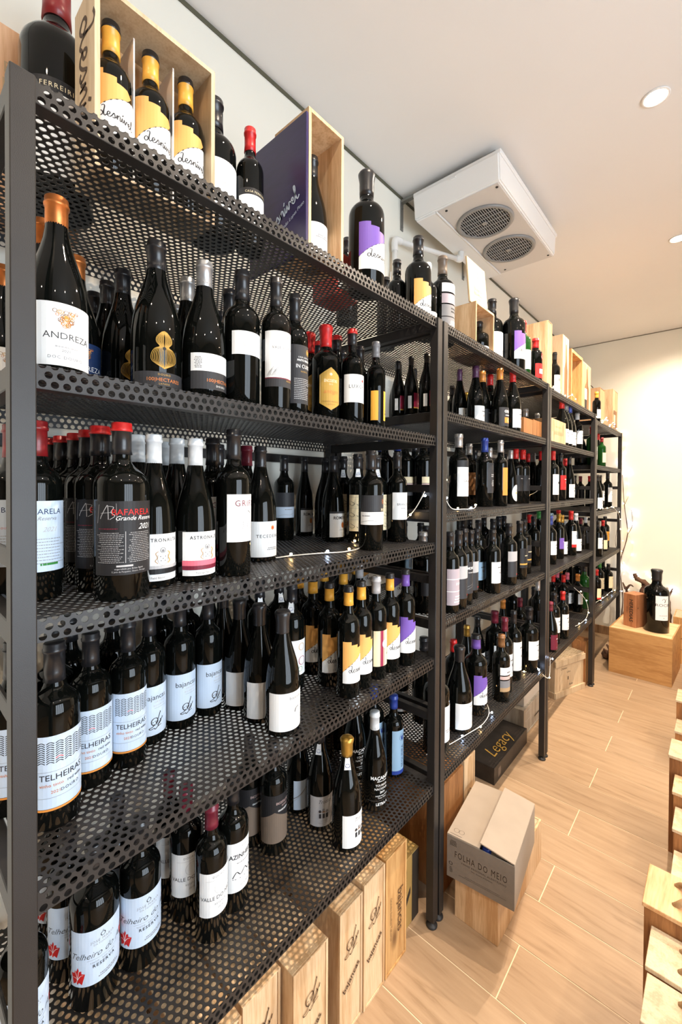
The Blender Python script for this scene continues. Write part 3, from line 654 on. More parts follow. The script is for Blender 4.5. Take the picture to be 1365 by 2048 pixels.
        if st == 'astK': F.B(-.053, .053, .027, .037, 'black').B(-.053, .053, .037, .043, 'lgrey').T('Field Blend', -.01, .018, .006, 'grey'); d = 'white-capped bottle, label with black band'
        else: F.B(-.053, .053, .026, .0345, 'wine').B(-.053, .053, .0345, .045, 'pink').T('Touriga Nacional', -.004, .018, .006, 'grey'); d = 'white-capped bottle, label with pink bands'
    elif st == 'grif': F.B(-.04, .046, .07, .166, 'white').T('GRIFO', .006, .142, .0175, 'wine', 'w').S([(.008, .133), (.014, .13), (.018, .126)], .0018, 'ink').lines(-.008, .03, .096, .112, 4, 'grey', 6, .25); d = 'bottle with tall white label, red lettering'
    elif st == 'tec': F.B(-.05, .05, .012, .102, 'white').D(.012, .086, .006, 'copper', 7).D(.012, .086, .0025, 'red', 6).T('TECEDEIRAS', .006, .061, .0115, 'dgrey', 'w').T('DOURO', .01, .046, .006, 'lgrey', 'w').lines(-.005, .028, .03, .038, 2, 'grey', 5); d = 'burgundy bottle with white label, copper rosette'
    elif st == 'wallb': F.B(-W, W, .118, .168, 'dgrey').B(-W, W, .08, .118, 'daylit_white').S([(-.035, .086), (-.01, .092), (.01, .09), (.035, .098)], .001, 'grey').lines(-.01, .02, .108, .112, 1, 'grey', 2); d = 'lone bottle standing against back wall'
    elif st == 'rom': F.B(-.036, .05, .017, .098, 'white').B(-.036, .05, .098, .105, 'dgrey').T('ROMEIRA', .008, .078, .0145, 'dgrey', 'b').D(.016, .058, .0075, 'copper', 12, .01).T('RESERVA', .012, .04, .005, 'grey', 'w').T('2 0 1 8', .012, .03, .004, 'grey', 'w'); d = 'burgundy bottle with white label, round seal'
    elif st == 'quilt':
        F.B(-.052, .052, .04, .162, 'cream')
        for i in range(3):
            for j in range(4): F.S([(-.05+.026*j, .055+.038*i), (-.04+.026*j, .05+.038*i), (-.03+.026*j, .056+.038*i), (-.045+.026*j, .065+.038*i)], .0016, 'dgrey')
            F.B(-.052, .052, .078+.038*i, .0785+.038*i, 'grey')
        d = 'bottle with sketch-covered cream label'
        seal = 1
    elif st == 'hzero': F.B(-.052, .052, .115, .165, 'dgrey').B(-.052, .052, .077, .115, 'white').T('H.O', .027, .118, .0115, 'cream', 'b').R(.028, .146, .0045, .0016, 'copper', 10).S([(-.05, .084), (-.02, .09), (.0, .088), (.02, .092), (.048, .088)], .0012, 'dgrey').lines(-.045, -.02, .102, .108, 1, 'grey', 2); [F.S([(.028+.006*math.cos(a), .146+.006*math.sin(a)), (.028+.009*math.cos(a), .146+.009*math.sin(a))], .0012, 'copper', 0) for a in [i*PI/4 for i in range(8)]]; d = 'bottle with black-over-white label, copper sun'
    elif st == 'bran': F.B(-.044, .044, .075, .165, 'white').T('BRANCO', .0, .122, .011, 'dgrey', 'w').lines(-.01, .01, .112, .116, 1, 'grey', 2); d = 'black-capped bottle with square white label'
    elif st == 'folha': F.B(-W, W, .105, .13, 'cream').B(-W, W, .088, .103, 'lpink').B(-W, W, .055, .086, 'dgrey').T('FOLHA', .01, .113, .011, 'dgrey', 'n'); d = 'bottle with cream, pink and grey bands'
    elif st == 'car': F.B(-.05, .05, .048, .165, 'white').B(-.05, .05, .165, .192, 'dgrey').T('CAIXEIRO', .006, .105, .014, 'ink').D(.028, .18, .006, 'lgrey', 8); d = 'grey-capped bottle, white label with dark top'
    elif st == 'droplet': F.B(-.03, .05, .06, .19, 'dgrey').D(.018, .165, .005, 'skyblue', 8).lines(-.01, .04, .13, .145, 2, 'lgrey', 2).lines(-.01, .035, .09, .12, 4, 'lgrey', 4); d = 'blue-capped bottle with slate label'
    elif st == 'orange': F.B(-.03, .05, .05, .175, 'orange').S([(.02, .15), (.024, .156), (.02, .162), (.026, .168)], .0016, 'red').T('Caves', .005, .11, .014, 'tan', 'i'); d = 'silver-capped bottle with orange label'
    elif st == 'oval': F.D(.0, .06, .035, 'white', 22, .045).D(.0, .06, .007, 'gold', 8).lines(-.015, .015, .07, .085, 2, 'grey', 2); d = 'silver-capped bottle with oval white label'
    elif st == 'telh':
        F.B(-.058, .058, .038, .157, 'daylit_white').B(-.058, .058, .034, .0375, 'orange')
        for c in range(6):
            for j in range(10):
                u = -.030+.0125*c; v = .112+.0036*j
                F.S([(u-.0052, v), (u, v+.0028), (u+.0052, v)], .0017, 'ink' if (c, j) != (2, 2) else 'red', 3)
        F.B(-.042, .042, .0985, .0989, 'grey').B(-.042, .042, .0555, .0559, 'grey').T('TELHEIRAS', 0, .0845, .0138, 'ink', '').T('vinho tinto', -.016, .074, .0075, 'copper').T('red wine', .019, .074, .0075, 'ink').T('2021', -.01, .0625, .007, 'copper').T('DOURO', .011, .0625, .007, 'ink', 'w'); d = 'bottle with roof-tile pattern and orange hem'
    elif st == 'baj': F.B(-.05, .05, .022, .132, 'daylit_white').T('bajancas', .004, .102, .0165, 'ink').T('GRANDE', .014, .094, .006, 'lgrey', 'w').T('RESERVA', .012, .086, .006, 'lgrey', 'w').B(.0, .03, .082, .0825, 'grey').snail(.004, .046, .0165, 'dgrey', .14); d = 'bottle with snail drawing on pale label'
    elif st == 'bajB': F.B(-.046, .052, .014, .105, 'white').T('bajancas', .022, .088, .011, 'ink').S([(.018, .055), (.022, .064), (.032, .066)], .003, 'dgrey').S([(.012, .03), (.014, .045), (.03, .048), (.04, .044), (.04, .03), (.012, .028)], .001, 'grey'); d = 'waxed burgundy bottle with half-wrap white label'
    elif st == 'covada': F.B(-.04, .05, .045, .145, 'white').T('COVADA', -.012, .095, .014, 'dgrey', 'w', PI/2).R(.018, .125, .010, .0018, 'gold').R(.02, .085, .012, .0022, 'magenta').R(.014, .062, .007, .0016, 'green'); d = 'bottle with sideways lettering and coloured rings'; seal = 1
    elif st == 'seal': seal = 1; d = 'dark bottle with paper neck seal'
    elif st == 'cream': F.B(-W, W, .04, .145, 'cream').B(-W*.5, -W*.15, .04, .145, 'magenta').D(-.002, .105, .013, 'daylit_white').script(.008, .07, .006, 'ink'); d = 'grey-capped bottle with cream and maroon label'
    elif st == 'sky': F.B(-W, W, .06, .15, 'skyblue').B(-.008, .01, .09, .13, 'grey').lines(-.02, .02, .07, .08, 2, 'navy', 3); d = 'bottle with pale blue label'
    elif st == 'pinkgrey': F.B(-W, W, .03, .165, 'mauve').B(-W, W, .125, .128, 'white').B(-W, W, .08, .083, 'white').T('DONA', .01, .105, .013, 'white').lines(-.02, .03, .04, .07, 3, 'white', 3); d = 'bottle with mauve banded label'
    elif st == 'slateline': F.B(-W, W, .04, .165, 'dgrey').P([(-W, .115), (W, .12), (W, .165), (-W, .165)], 'lgrey').lines(0, .03, .05, .06, 1, 'red', 2).D(.015, .09, .004, 'gold', 6); d = 'bottle with two-tone slate label'
    elif st == 'monte': F.B(-W, W, .045, .17, 'dgrey').T('MONTE', .0, .14, .015, 'white', 'b').lines(-.02, .02, .126, .133, 1, 'lgrey', 2).S([(-.03, .07), (0, .08), (.03, .09)], .001, 'lgrey').S([(-.03, .06), (0, .07), (.03, .08)], .001, 'lgrey'); d = 'bottle with grey label, white lettering'
    elif st == 'goldband': F.B(-W, W, .06, .16, 'charcoal').B(-W, W, .075, .083, 'gold').lines(-.02, .03, .12, .13, 1, 'cream', 2); d = 'bottle with black and gold label'
    elif st == 'tlr':
        F.B(-.058, .058, .052, .158, 'daylit_white').S([(-.057, .156), (.057, .156), (.057, .054), (-.057, .054), (-.057, .156)], .0004, 'grey', 0)
        F.R(.002, .143, .0038, .0014, 'dgrey', 12).S([(.001, .148), (.003, .1495)], .0013, 'dgrey', 0).T('JOSÉ MARIA', .002, .132, .0065, 'grey', 'w').T('DA FONSECA', .002, .1265, .0045, 'grey', 'w')
        F.T('Telheiro do Abílio', .004, .105, .0165, 'dgrey', 'it').B(-.025, .035, .1005, .1009, 'grey').T('TINTO   RED WINE', .002, .0935, .0042, 'grey', 'w').T('RESERVA', .004, .085, .0085, 'dgrey', 'bw').lines(-.01, .035, .062, .07, 2, 'grey', 4)
        for (cu, cv, s) in ((-.042, .072, .018), (.052, .11, .016)):
            pts = []
            for i in range(20): a = 2*PI*i/20+.3; q = s*(1 if i % 4 == 0 else (.62 if i % 2 else .82)); pts.append((cu+q*math.cos(a)*.8, cv+q*math.sin(a)))
            F.P(pts, 'red')
            for a in (.3, 1.3, 2.2, 3.3, 4.5): F.S([(cu, cv-s*.3), (cu+s*.3*math.cos(a), cv+s*.4*math.sin(a)), (cu+s*.62*math.cos(a), cv+s*.78*math.sin(a))], .0009, 'white', 3)
        d = 'bottle with red vine leaves on white label'
    elif st == 'valle': F.B(-W, W, .062, .162, 'white').S([(-W, .161), (W, .161), (W, .063), (-W, .063), (-W, .161)], .0005, 'lgrey', 0).T('DOURO', .0, .15, .007, 'grey', 'w').R(.004, .125, .014, .0007, 'lgrey').B(-.03, .03, .1445, .1448, 'grey').T('VALLE DO NIDO', .002, .1, .0118, 'ink').T('RESERVA', .004, .088, .006, 'grey', 'w').T('2018', .004, .078, .0055, 'grey', 'w'); d = 'wine-red-capped bottle with framed white label'
    elif st == 'heda': F.B(-W, .05, .05, .168, 'white').T('AZINHEDA', .008, .13, .0145, 'ink', 'b').T('RESERVADO', .016, .155, .004, 'grey', 'w').lines(-.01, .03, .118, .122, 1, 'grey', 2).S([(-.02, .085), (-.01, .098), (.0, .09), (.012, .1), (.022, .09), (.03, .095), (.03, .082), (-.02, .082)], .0024, 'dgrey').T('DOURO', .012, .062, .006, 'grey', 'w'); d = 'bottle with village sketch on white label'
    elif st == 'encD': F.B(-.055, .055, .1, .168, 'charcoal').P([(-.055, .036), (.055, .036), (.055, .085), (.03, .1), (-.012, .122), (-.055, .1)], 'bronze').T('ENCOSTAS DO', .012, .142, .0095, 'lpink', 'n').T('DOURO', .018, .133, .007, 'lpink', 'nw').T('GRANDE RESERVA', .014, .122, .0065, 'white', 'nb'); d = 'bottle with dark and bronze wave label'
    elif st == 'ribbon': F.B(-.03, .05, .015, .105, 'daylit_white').S([(-.03, .05), (-.01, .06), (.01, .075), (.04, .1)], .0035, 'grey').S([(-.03, .042), (-.01, .056), (.012, .07), (.045, .09)], .0015, 'lgrey'); d = 'burgundy bottle with grey ribbon drawing label'
    elif st in ('tri', 'triw'):
        o = -.0 if st == 'tri' else .014
        F.B(-.044+o*.6, .044+o*.6, .015, .103, 'lgrey' if st == 'tri' else 'white').T('Tristão', .004+o, .083, .015, 'ink', 'it')
        for i in range(3): F.D(-.011+.011*i+o, .06+(.004 if i == 1 else 0), .0042, 'grey' if i else 'dgrey', 10).B(-.015+.011*i+o, -.006+.011*i+o, .057, .06, 'brown').B(-.014+.011*i+o, -.007+.011*i+o, .04, .053, 'dgrey')
        F.T('DOURO', .002+o, .031, .005, 'grey', 'w').T('GRANDE RESERVA', .002+o, .025, .0036, 'grey', 'w').T('2019', .002+o, .0195, .004, 'grey')
        d = 'burgundy bottle with silver three-figure label' if st == 'tri' else 'gold-waxed bottle with white three-figure label'; seal = 1
    elif st == 'mac': F.T('MAÇANITA', .012, .1, .015, 'white', 'b').T('IRMÃOS E VINHOS', .014, .093, .0045, 'white', 'b').T('TOURIGA', .012, .079, .010, 'white').T('NACIONAL', .012, .068, .010, 'white').T('2019', .014, .057, .0095, 'white', 'b').T('DOURO DOC TINTO', .014, .048, .005, 'white', 'b').T('Tinto Tinto', .014, .041, .007, 'white').B(-.04, .05, .035, .0354, 'grey').T('LETRA A', .014, .02, .012, 'white', 'b'); d = 'white-capped black bottle with white lettering'
    elif st == 'seq': F.B(-.038, .04, .012, .178, 'skyblue').B(-.038, .04, .012, .026, 'blue').T('SEQUEIRA', .012, .078, .019, 'navy', '', PI/2).R(.004, .15, .013, .001, 'navy', 22); [F.S([(.004+.0015*i, .14), (.004+.003*i, .15), (.004+.004*i, .158-.001*abs(i))], .0022, 'blue', 3) for i in (-2, -1, 0, 1, 2)]; d = 'blue-capped bottle with tall blue label'
    elif st == 'dotlab': F.B(-W, W, .04, .16, 'white').D(0, .11, .008, 'dgrey', 12); d = 'bottle with one grey dot on white label'
    elif st == 'whitered': F.B(-W, W, .055, .165, 'white').B(-W, W, .055, .075, 'red').lines(-.015, .015, .13, .14, 1, 'ink', 2); d = 'red-capped bottle, white label with red hem'
    elif st == 'greentall': g = 'green'; F.B(-.02, .02, .03, .12, 'tan'); d = 'tall green magnum with brown paper label'
    elif st == 'greencream': g = 'green'; F.B(-W, W, .04, .14, 'cream'); d = 'green bottle with cream label'
    elif st == 'artist': F.B(-W, W, .03, .13, 'cream').B(-W, W, .03, .045, 'red').R(-.005, .09, .008, .002, 'dgrey').S([(-.015, .055), (-.005, .075), (.01, .06), (.02, .075)], .003, 'brown').D(.0, .065, .006, 'green', 8); d = 'bottle with figure picture over red stripe'
    return dict(g=g, cap=D, F=F, d=d, seal=seal)
SHELFW = ['top', 'second', 'middle', 'fourth', 'bottom']; RACKW = {1: 'nearest', 2: 'second', 3: 'third', 4: 'farthest'}
ORD = ['leftmost', 'second from left', 'third from left', 'fourth from left', 'fifth from left', 'sixth from left', 'seventh from left', 'eighth from left', 'ninth from left', 'tenth from left', 'eleventh from left', 'twelfth from left', 'thirteenth from left', 'fourteenth from left']
SFX = {}
def prepare():
    for b in BOT:
        key = (b[7], b[6])
        if key not in SFX:
            s = style(*key); r = SH[b[6]][0]
            lab = s['F'].wrap('label', r) if s['F'].f else None
            se = None
            if s.get('seal'):
                q = Flat().B(-.0055, .0055, -.028, 0, 'white').R(0, -.018, .0042, .0011, 'blue', 12)
                n = profile(b[6])[1]; h = SH[b[6]][1]
                se = mesh('neck_seal', [((n+.0016+.0002*l+max(0, -v-.006)*.42)*math.cos(u/n), (n+.0016+.0002*l+max(0, -v-.006)*.42)*math.sin(u/n), h-.05+v) for u, v, l in q.v], q.f, q.mats, q.m)
            SFX[key] = (s, lab, se)
def bottles():
    groups = {}
    for b in BOT: groups.setdefault((b[0], b[1], SFX[(b[7], b[6])][0]['d']), []).append(b)
    for (u, s, d), bs in groups.items():
        bs.sort(key=lambda q: q[9])
        for i, b in enumerate(bs):
            (_, _, x, y, r, h, shape, st, rot, px) = b; S, lab, se = SFX[(st, shape)]; r0, h0 = SH[shape]
            where = f"{SHELFW[s]} shelf, {RACKW[u]} rack"
            if len(bs) == 1: txt = f"{d}, {where}"
            else: txt = f"{d}, {ORD[i] if i < len(bs)-1 else 'rightmost'}, {where}" if i < len(ORD) else f"{d}, {where}"
            o = thing('wine_bottle', txt, 'bottle', (x, y, LV[u][s]+.0004), math.radians(rot+((px*7919) % 15-7)+{'andW': 2, 'hzero': -27, 'bajB': -20, 'tri': -28, 'triw': -20, 'bran': -12, 'covada': -15, 'seq': -8, 'wallb': -15, 'quilt': -15, 'heda': -12, 'valle': -10, 'ribbon': -20, 'enc': -25, 'mac': -28, 'encD': -20, 'tec': -10, 'lux': -15, 'rom': -15}.get(st, 0)), f"{d}s on the {SHELFW[s]} shelf, {RACKW[u]} rack" if len(bs) > 1 else None)
            o.scale = (r/r0, r/r0, h/h0)
            link('glass_body', glass_me(shape, S['g']), o); link('capsule', cap_me(shape, *S['cap']), o)
            if lab: link('label', lab, o)
            if se: link('neck_seal', se, o).rotation_euler = (0, 0, -.5)
# ------------------------------------------------------------------ room shell
M_wall = pm('painted_wall', (.83, .81, .72), .75, var=.015, vscale=3, bump=.05, bscale=400)
M_ceil = pm('painted_ceiling', (.82, .805, .785), .85, var=.01, vscale=2)
XR, YN, YF = 3.4, -2.6, 5.11
struct(box('wall_left', -.12, YN-.12, -.05, 0, YF+.12, CEIL+.1, M_wall))
struct(box('wall_far', 0, YF, -.05, XR+.12, YF+.12, CEIL+.1, M_wall))
struct(box('ceiling', 0, YN, CEIL, XR, YF, CEIL+.1, M_ceil))
struct(box('shade_strip_1', 0, YN, CEIL-.016, .004, YF, CEIL, pm('shadow_gap', (.10, .095, .06), .8)))  # dark strip colours in the shade of a recessed gap
struct(box('shade_strip_2', .004, YF-.004, CEIL-.008, XR, YF, CEIL, pm('shadow_gap_far', (.22, .2, .15), .8)))  # same gap shade, painted as a thinner strip on the far wall
M_dk = pm('window_frame_metal', (.05, .05, .055), .4)
M_dim = pm('darkened_unseen_wall', (.22, .20, .18), .7)  # unseen walls, coloured dark so the bottles mirror less light
def window_wall(name, n, axis, pos, a0, a1, z0, z1, lo, hi, th, nmull):
    """a wall with one opening, made of four blocks joined in one mesh, plus a framed window standing in it"""
    bm = bmesh.new()
    for (p, q, c, d) in ((lo, a0, -.05, CEIL+.1), (a1, hi, -.05, CEIL+.1), (a0, a1, -.05, z0), (a0, a1, z1, CEIL+.1)):
        g = bmesh.ops.create_cube(bm, size=1)['verts']
        for v in g:
            A = (p+q)/2+v.co.x*(q-p); T = pos+th/2+v.co.y*th; Z = (c+d)/2+v.co.z*(d-c)
            v.co = Vector((T, A, Z)) if axis == 'x' else Vector((A, T, Z))
    me = bpy.data.meshes.new(name); bm.to_mesh(me); bm.free(); me.materials.append(M_dim); struct(link(name, me))
    w = bpy.data.objects.new('window_%d' % n, None); C.objects.link(w); w['kind'] = 'structure'
    def bar(nm, p, q, c, d):
        if axis == 'x': box(nm, pos+.02, p, c, pos+.08, q, d, M_dk, w, 0)
        else: box(nm, p, pos+.02, c, q, pos+.08, d, M_dk, w, 0)
    bar('window_frame', a0, a1, z0, z0+.05); bar('window_frame', a0, a1, z1-.05, z1); bar('window_frame', a0, a0+.05, z0+.05, z1-.05); bar('window_frame', a1-.05, a1, z0+.05, z1-.05)
    for i in range(1, nmull): c = a0+(a1-a0)*i/nmull; bar('mullion', c-.03, c+.03, z0+.05, z1-.05)
window_wall('wall_right', 1, 'x', XR, -.3, 1.6, .15, 2.4, YN, YF, .12, 4)
struct(box('wall_near', 0, YN-.12, -.05, XR+.12, YN, CEIL+.1, M_dim))
M_base = wood('baseboard_wood', (.36, .22, .12), (.2, .11, .05), knots=False)
struct(box('baseboard_left', 0, YN, 0, .014, YF, .085, M_base)); struct(box('baseboard_far', .014, YF-.014, 0, XR, YF, .085, M_base))
# floor: wood-look porcelain planks 1.2 m x 0.2 m, laid in half bond, with recessed pale joints
fl = struct(box('floor', 0, YN, -.06, XR, YF, -.0012, pm('floor_grout', (.72, .58, .40), .85), None, 0))
def plank_mat():
    m = bpy.data.materials.new('oak_look_tile'); m.use_nodes = True; nt = m.node_tree; b = nt.nodes['Principled BSDF']; N = nt.nodes.new; K = nt.links.new
    ge = N('ShaderNodeNewGeometry'); oi = N('ShaderNodeObjectInfo'); cx = N('ShaderNodeCombineXYZ'); mu = N('ShaderNodeMath'); mu.operation = 'MULTIPLY'; mu.inputs[1].default_value = 91
    K(oi.outputs['Random'], mu.inputs[0]); K(mu.outputs[0], cx.inputs[0]); K(mu.outputs[0], cx.inputs[1])
    ad = N('ShaderNodeVectorMath'); ad.operation = 'ADD'; K(ge.outputs['Position'], ad.inputs[0]); K(cx.outputs[0], ad.inputs[1])
    mp = N('ShaderNodeMapping'); mp.inputs[3].default_value = (1.1, 11, 1); K(ad.outputs[0], mp.inputs[0])
    n = N('ShaderNodeTexNoise'); n.inputs['Scale'].default_value = 3.2; n.inputs['Detail'].default_value = 7; n.inputs['Roughness'].default_value = .62; n.inputs['Distortion'].default_value = .5; K(mp.outputs[0], n.inputs[0])
    r = N('ShaderNodeValToRGB'); e = r.color_ramp.elements; e[0].position = .25; e[0].color = (.23, .145, .078, 1); e[1].position = .72; e[1].color = (.42, .295, .185, 1); x = e.new(.44); x.color = (.355, .24, .145, 1); K(n.outputs[0], r.inputs[0])
    hv = N('ShaderNodeHueSaturation'); mr = N('ShaderNodeMapRange'); mr.inputs[3].default_value = .93; mr.inputs[4].default_value = 1.07; K(oi.outputs['Random'], mr.inputs[0]); K(mr.outputs[0], hv.inputs['Value']); K(r.outputs[0], hv.inputs['Color']); K(hv.outputs[0], b.inputs['Base Color'])
    b.inputs['Roughness'].default_value = .42; b.inputs['Specular IOR Level'].default_value = .35
    bp = N('ShaderNodeBump'); bp.inputs['Strength'].default_value = .12; bp.inputs['Distance'].default_value = .001; K(n.outputs[0], bp.inputs['Height']); K(bp.outputs[0], b.inputs['Normal'])
    return m
MP = plank_mat(); PM = {}
y = 1.245-.2*19; row = 0
while y < YF-.01:
    x = .775-1.2 if row % 2 == 1 else .175-1.2
    y1 = min(y+.2, YF)-.0016; y0 = max(y, YN)+.0016
    while x < XR:
        a, b_ = max(x, 0)+.0018, min(x+1.2, XR)-.0018
        if b_-a > .02 and y1-y0 > .02:
            k = (round(b_-a, 4), round(y1-y0, 4))
            if k not in PM: PM[k] = box_me('floor_tile', -k[0]/2, -k[1]/2, -.0012, k[0]/2, k[1]/2, 0, MP, .0003)
            t = link('floor_tile', PM[k], fl); t.matrix_parent_inverse = fl.matrix_world.inverted(); t.location = ((a+b_)/2-fl.location.x, (y0+y1)/2-fl.location.y, 0-fl.location.z); t.matrix_parent_inverse = Matrix()
        x += 1.2
    y += .2; row += 1
# downlights
M_em = pm('lamp_disc', (1, .9, .75), .5, emit=(1, .80, .55), es=90)
M_wh = pm('white_enamel', (.85, .84, .82), .35)
ring = lathe('trim_ring', [(.036, -.001), (.046, -.001), (.046, -.004), (.0455, -.005), (.038, -.005), (.034, .0)], M_wh, 32, cap=False)
disc = lathe('lamp_disc', [(.0345, -.0035), (.0345, -.0022)], M_em, 24, smooth=False)
for i, (x, y) in enumerate(SPOTS):
    o = thing('ceiling_downlight', ['round recessed ceiling spotlight, large glow above upper-right of photo', 'second recessed ceiling spotlight at right edge of photo', 'third recessed ceiling spotlight cut by right edge, smallest'][i] if i < 3 else ['above the rope cases, fourth along the aisle', 'over the aisle near the camera', 'over the aisle behind the camera', 'at the window-side aisle end', 'in the farthest corner'][0:0] or f'recessed ceiling spotlight outside the photo, {["far aisle", "near aisle", "behind camera", "added at rear of shop", "added inner row far", "added inner row middle", "added inner row near", "added inner row rear", "added inner far corner"][i-3]}', 'light', (x, y, CEIL), 0, 'recessed ceiling spotlights')
    link('trim_ring', ring, o); link('lamp_disc', disc, o)
    l = bpy.data.lights.new('spot_lamp', 'SPOT'); l.energy = SPOT_W*POW[i]; l.color = (1, .82, .64); l.spot_size = math.radians(150); l.spot_blend = .8; l.shadow_soft_size = .014
    lo = link('spot_lamp', l, o, (0, 0, -.012))

# ------------------------------------------------------------------ shelving racks of black steel with perforated trays
M_steel = pm('black_powder_coat', (.018, .0165, .016), .40, spec=.42, var=.12, vscale=9, bump=.15, bscale=900)
LV = {1: [2.10, 1.70, 1.336, .942, .505], 2: [2.10, 1.795, 1.435, 1.055, .51], 3: [2.085, 1.79, 1.44, 1.045, .535], 4: [2.045, 1.70, 1.335, .942, .53]}
YR = {1: (.129, 1.319), 2: (1.33, 2.535), 3: (2.545, 3.715), 4: (3.725, 4.85)}
def tray_mesh(ncol=73):
    """perforated sheet, holes 10.5 mm on a 15.5 mm triangular pitch, folded down at front and back; real holes and sheet thickness"""
    p = .0155; rs = p*math.sqrt(3)/2; rh = .00525; T = .0015; NR = 42; L = ncol*p; X1 = .535
    u1 = 2.5*rs; u2 = 39.5*rs; ue = 42*rs; c30 = p/math.sqrt(3)
    def pos(y, u, lay):
        u = min(max(u, 0), ue); y = min(max(y, 0), L); t = T*lay
        if u < u1-1e-6: return (X1-t, y, -u1+u)
        if u > u2+1e-6: return (X1-(u2-u1)+t, y, -(u-u2))
        x = X1-(u-u1)
        if abs(u-u1) < 1e-6: x -= t
        if abs(u-u2) < 1e-6: x += t
        return (x, y, -t)
    V = []; F = []
    def cell(cy, cu, hole):
        corner = [(cy+c30*math.cos(math.radians(a)), cu+c30*math.sin(math.radians(a))) for a in (30, 90, 150, 210, 270, 330)]
        corner = [(a, 0 if b < .0035 else (ue if b > ue-.0035 else b)) for a, b in corner]
        mid = [(cy+p/2, cu), (cy-p/2, cu)]
        if not hole:
            b = len(V)
            for lay in (0, 1):
                for a, u in corner+mid: V.append(pos(a, u, lay))
            for lay in (0, 1):
                o = b+8*lay; f = [(o+6, o+0, o+1, o+2, o+7), (o+7, o+3, o+4, o+5, o+6)]
                F.extend([tuple(q) if lay == 0 else tuple(q[::-1]) for q in f])
            return
        hv = [(cy+rh*math.cos(PI*k/6), cu+rh*math.sin(PI*k/6)) for k in range(12)]
        b = len(V)
        for lay in (0, 1):
            for a, u in hv+corner+mid: V.append(pos(a, u, lay))
        for lay in (0, 1):
            o = b+20*lay; h = lambda k: o+k % 12; c = lambda k: o+12+k % 6; m0 = o+18; m1 = o+19
            f = [(m0, c(0), h(1), h(0)), (c(0), c(1), h(3), h(2), h(1)), (c(1), c(2), h(5), h(4), h(3)), (c(2), m1, h(6), h(5)),
                 (m1, c(3), h(7), h(6)), (c(3), c(4), h(9), h(8), h(7)), (c(4), c(5), h(11), h(10), h(9)), (c(5), m0, h(0), h(11))]
            F.extend(f if lay == 0 else [q[::-1] for q in f])
        for k in range(12): F.append((b+k, b+(k+1) % 12, b+20+(k+1) % 12, b+20+k))
    for r_ in range(NR):
        cu = (r_+.5)*rs
        if r_ % 2 == 0:
            for j in range(ncol): cell((j+.5)*p, cu, True)
        else:
            for j in range(ncol+1): cell(j*p, cu, 0 < j < ncol)
    me = mesh('perforated_tray', V, F, [M_steel]); return me, L
TRAY, TL = tray_mesh()
def hem(L): return box_me('tray_hem', .512, 0, -.0345, .5345, L, -.033, M_steel, 0)
GR = {}
for u in (1, 2, 3, 4):
    y0, y1 = YR[u]; top = LV[u][0]; Ln = y1-y0
    o = thing('shelving_rack', {1: 'nearest tall black steel rack with perforated shelves at the left edge', 2: 'second black steel rack with perforated shelves, behind the cardboard box', 3: 'third black perforated-shelf rack, over the pale nailed crate', 4: 'farthest black perforated-shelf rack, ending at the far wall'}[u], 'shelf', (0, y0, 0), 0, 'black steel wine racks along the wall')
    for (px, py) in ((.51, 0), (.51, Ln-.03), (.012, 0), (.012, Ln-.03)):
        link('post', box_me('post', px, py, .022, px+.03, py+.03, top, M_steel, .0015), o)
        f = link('levelling_foot', lathe('levelling_foot', [(.019, 0), (.02, .004), (.017, .009), (.006, .012), (.006, .024)], pm('black_rubber', (.02, .02, .02), .5), 20), o, (px+.015, py+.015, 0))
    hm = hem(Ln-.06)
    for z in LV[u]:
        t = link('perforated_tray', TRAY, o, (0, .03, z)); t.scale = (1, (Ln-.06)/TL, 1)
        link('tray_hem', hm, t, (0, 0, 0)).scale = (1, 1/((Ln-.06)/TL), 1)
        for py in (.002, Ln-.028): link('side_rail', box_me('side_rail', .042, py, z-.036, .51, py+.026, z-.0025, M_steel, .0015), o)
    for z in (1.52 if u != 1 else 1.425, 1.205, .73):
        for py, th in ((.0005 if u == 1 else .004, .006 if u == 1 else .022), (Ln-.026, .022)): link('end_rung', box_me('end_rung', .042, py, z-.014, .51, py+th, z+.014, M_steel, .0015), o)
    for z in LV[u][1:3]: link('back_rail', box_me('back_rail', .012, .03, z-.085, .028, Ln-.03, z-.055, M_steel, .0015), o)
prepare()
bottles()

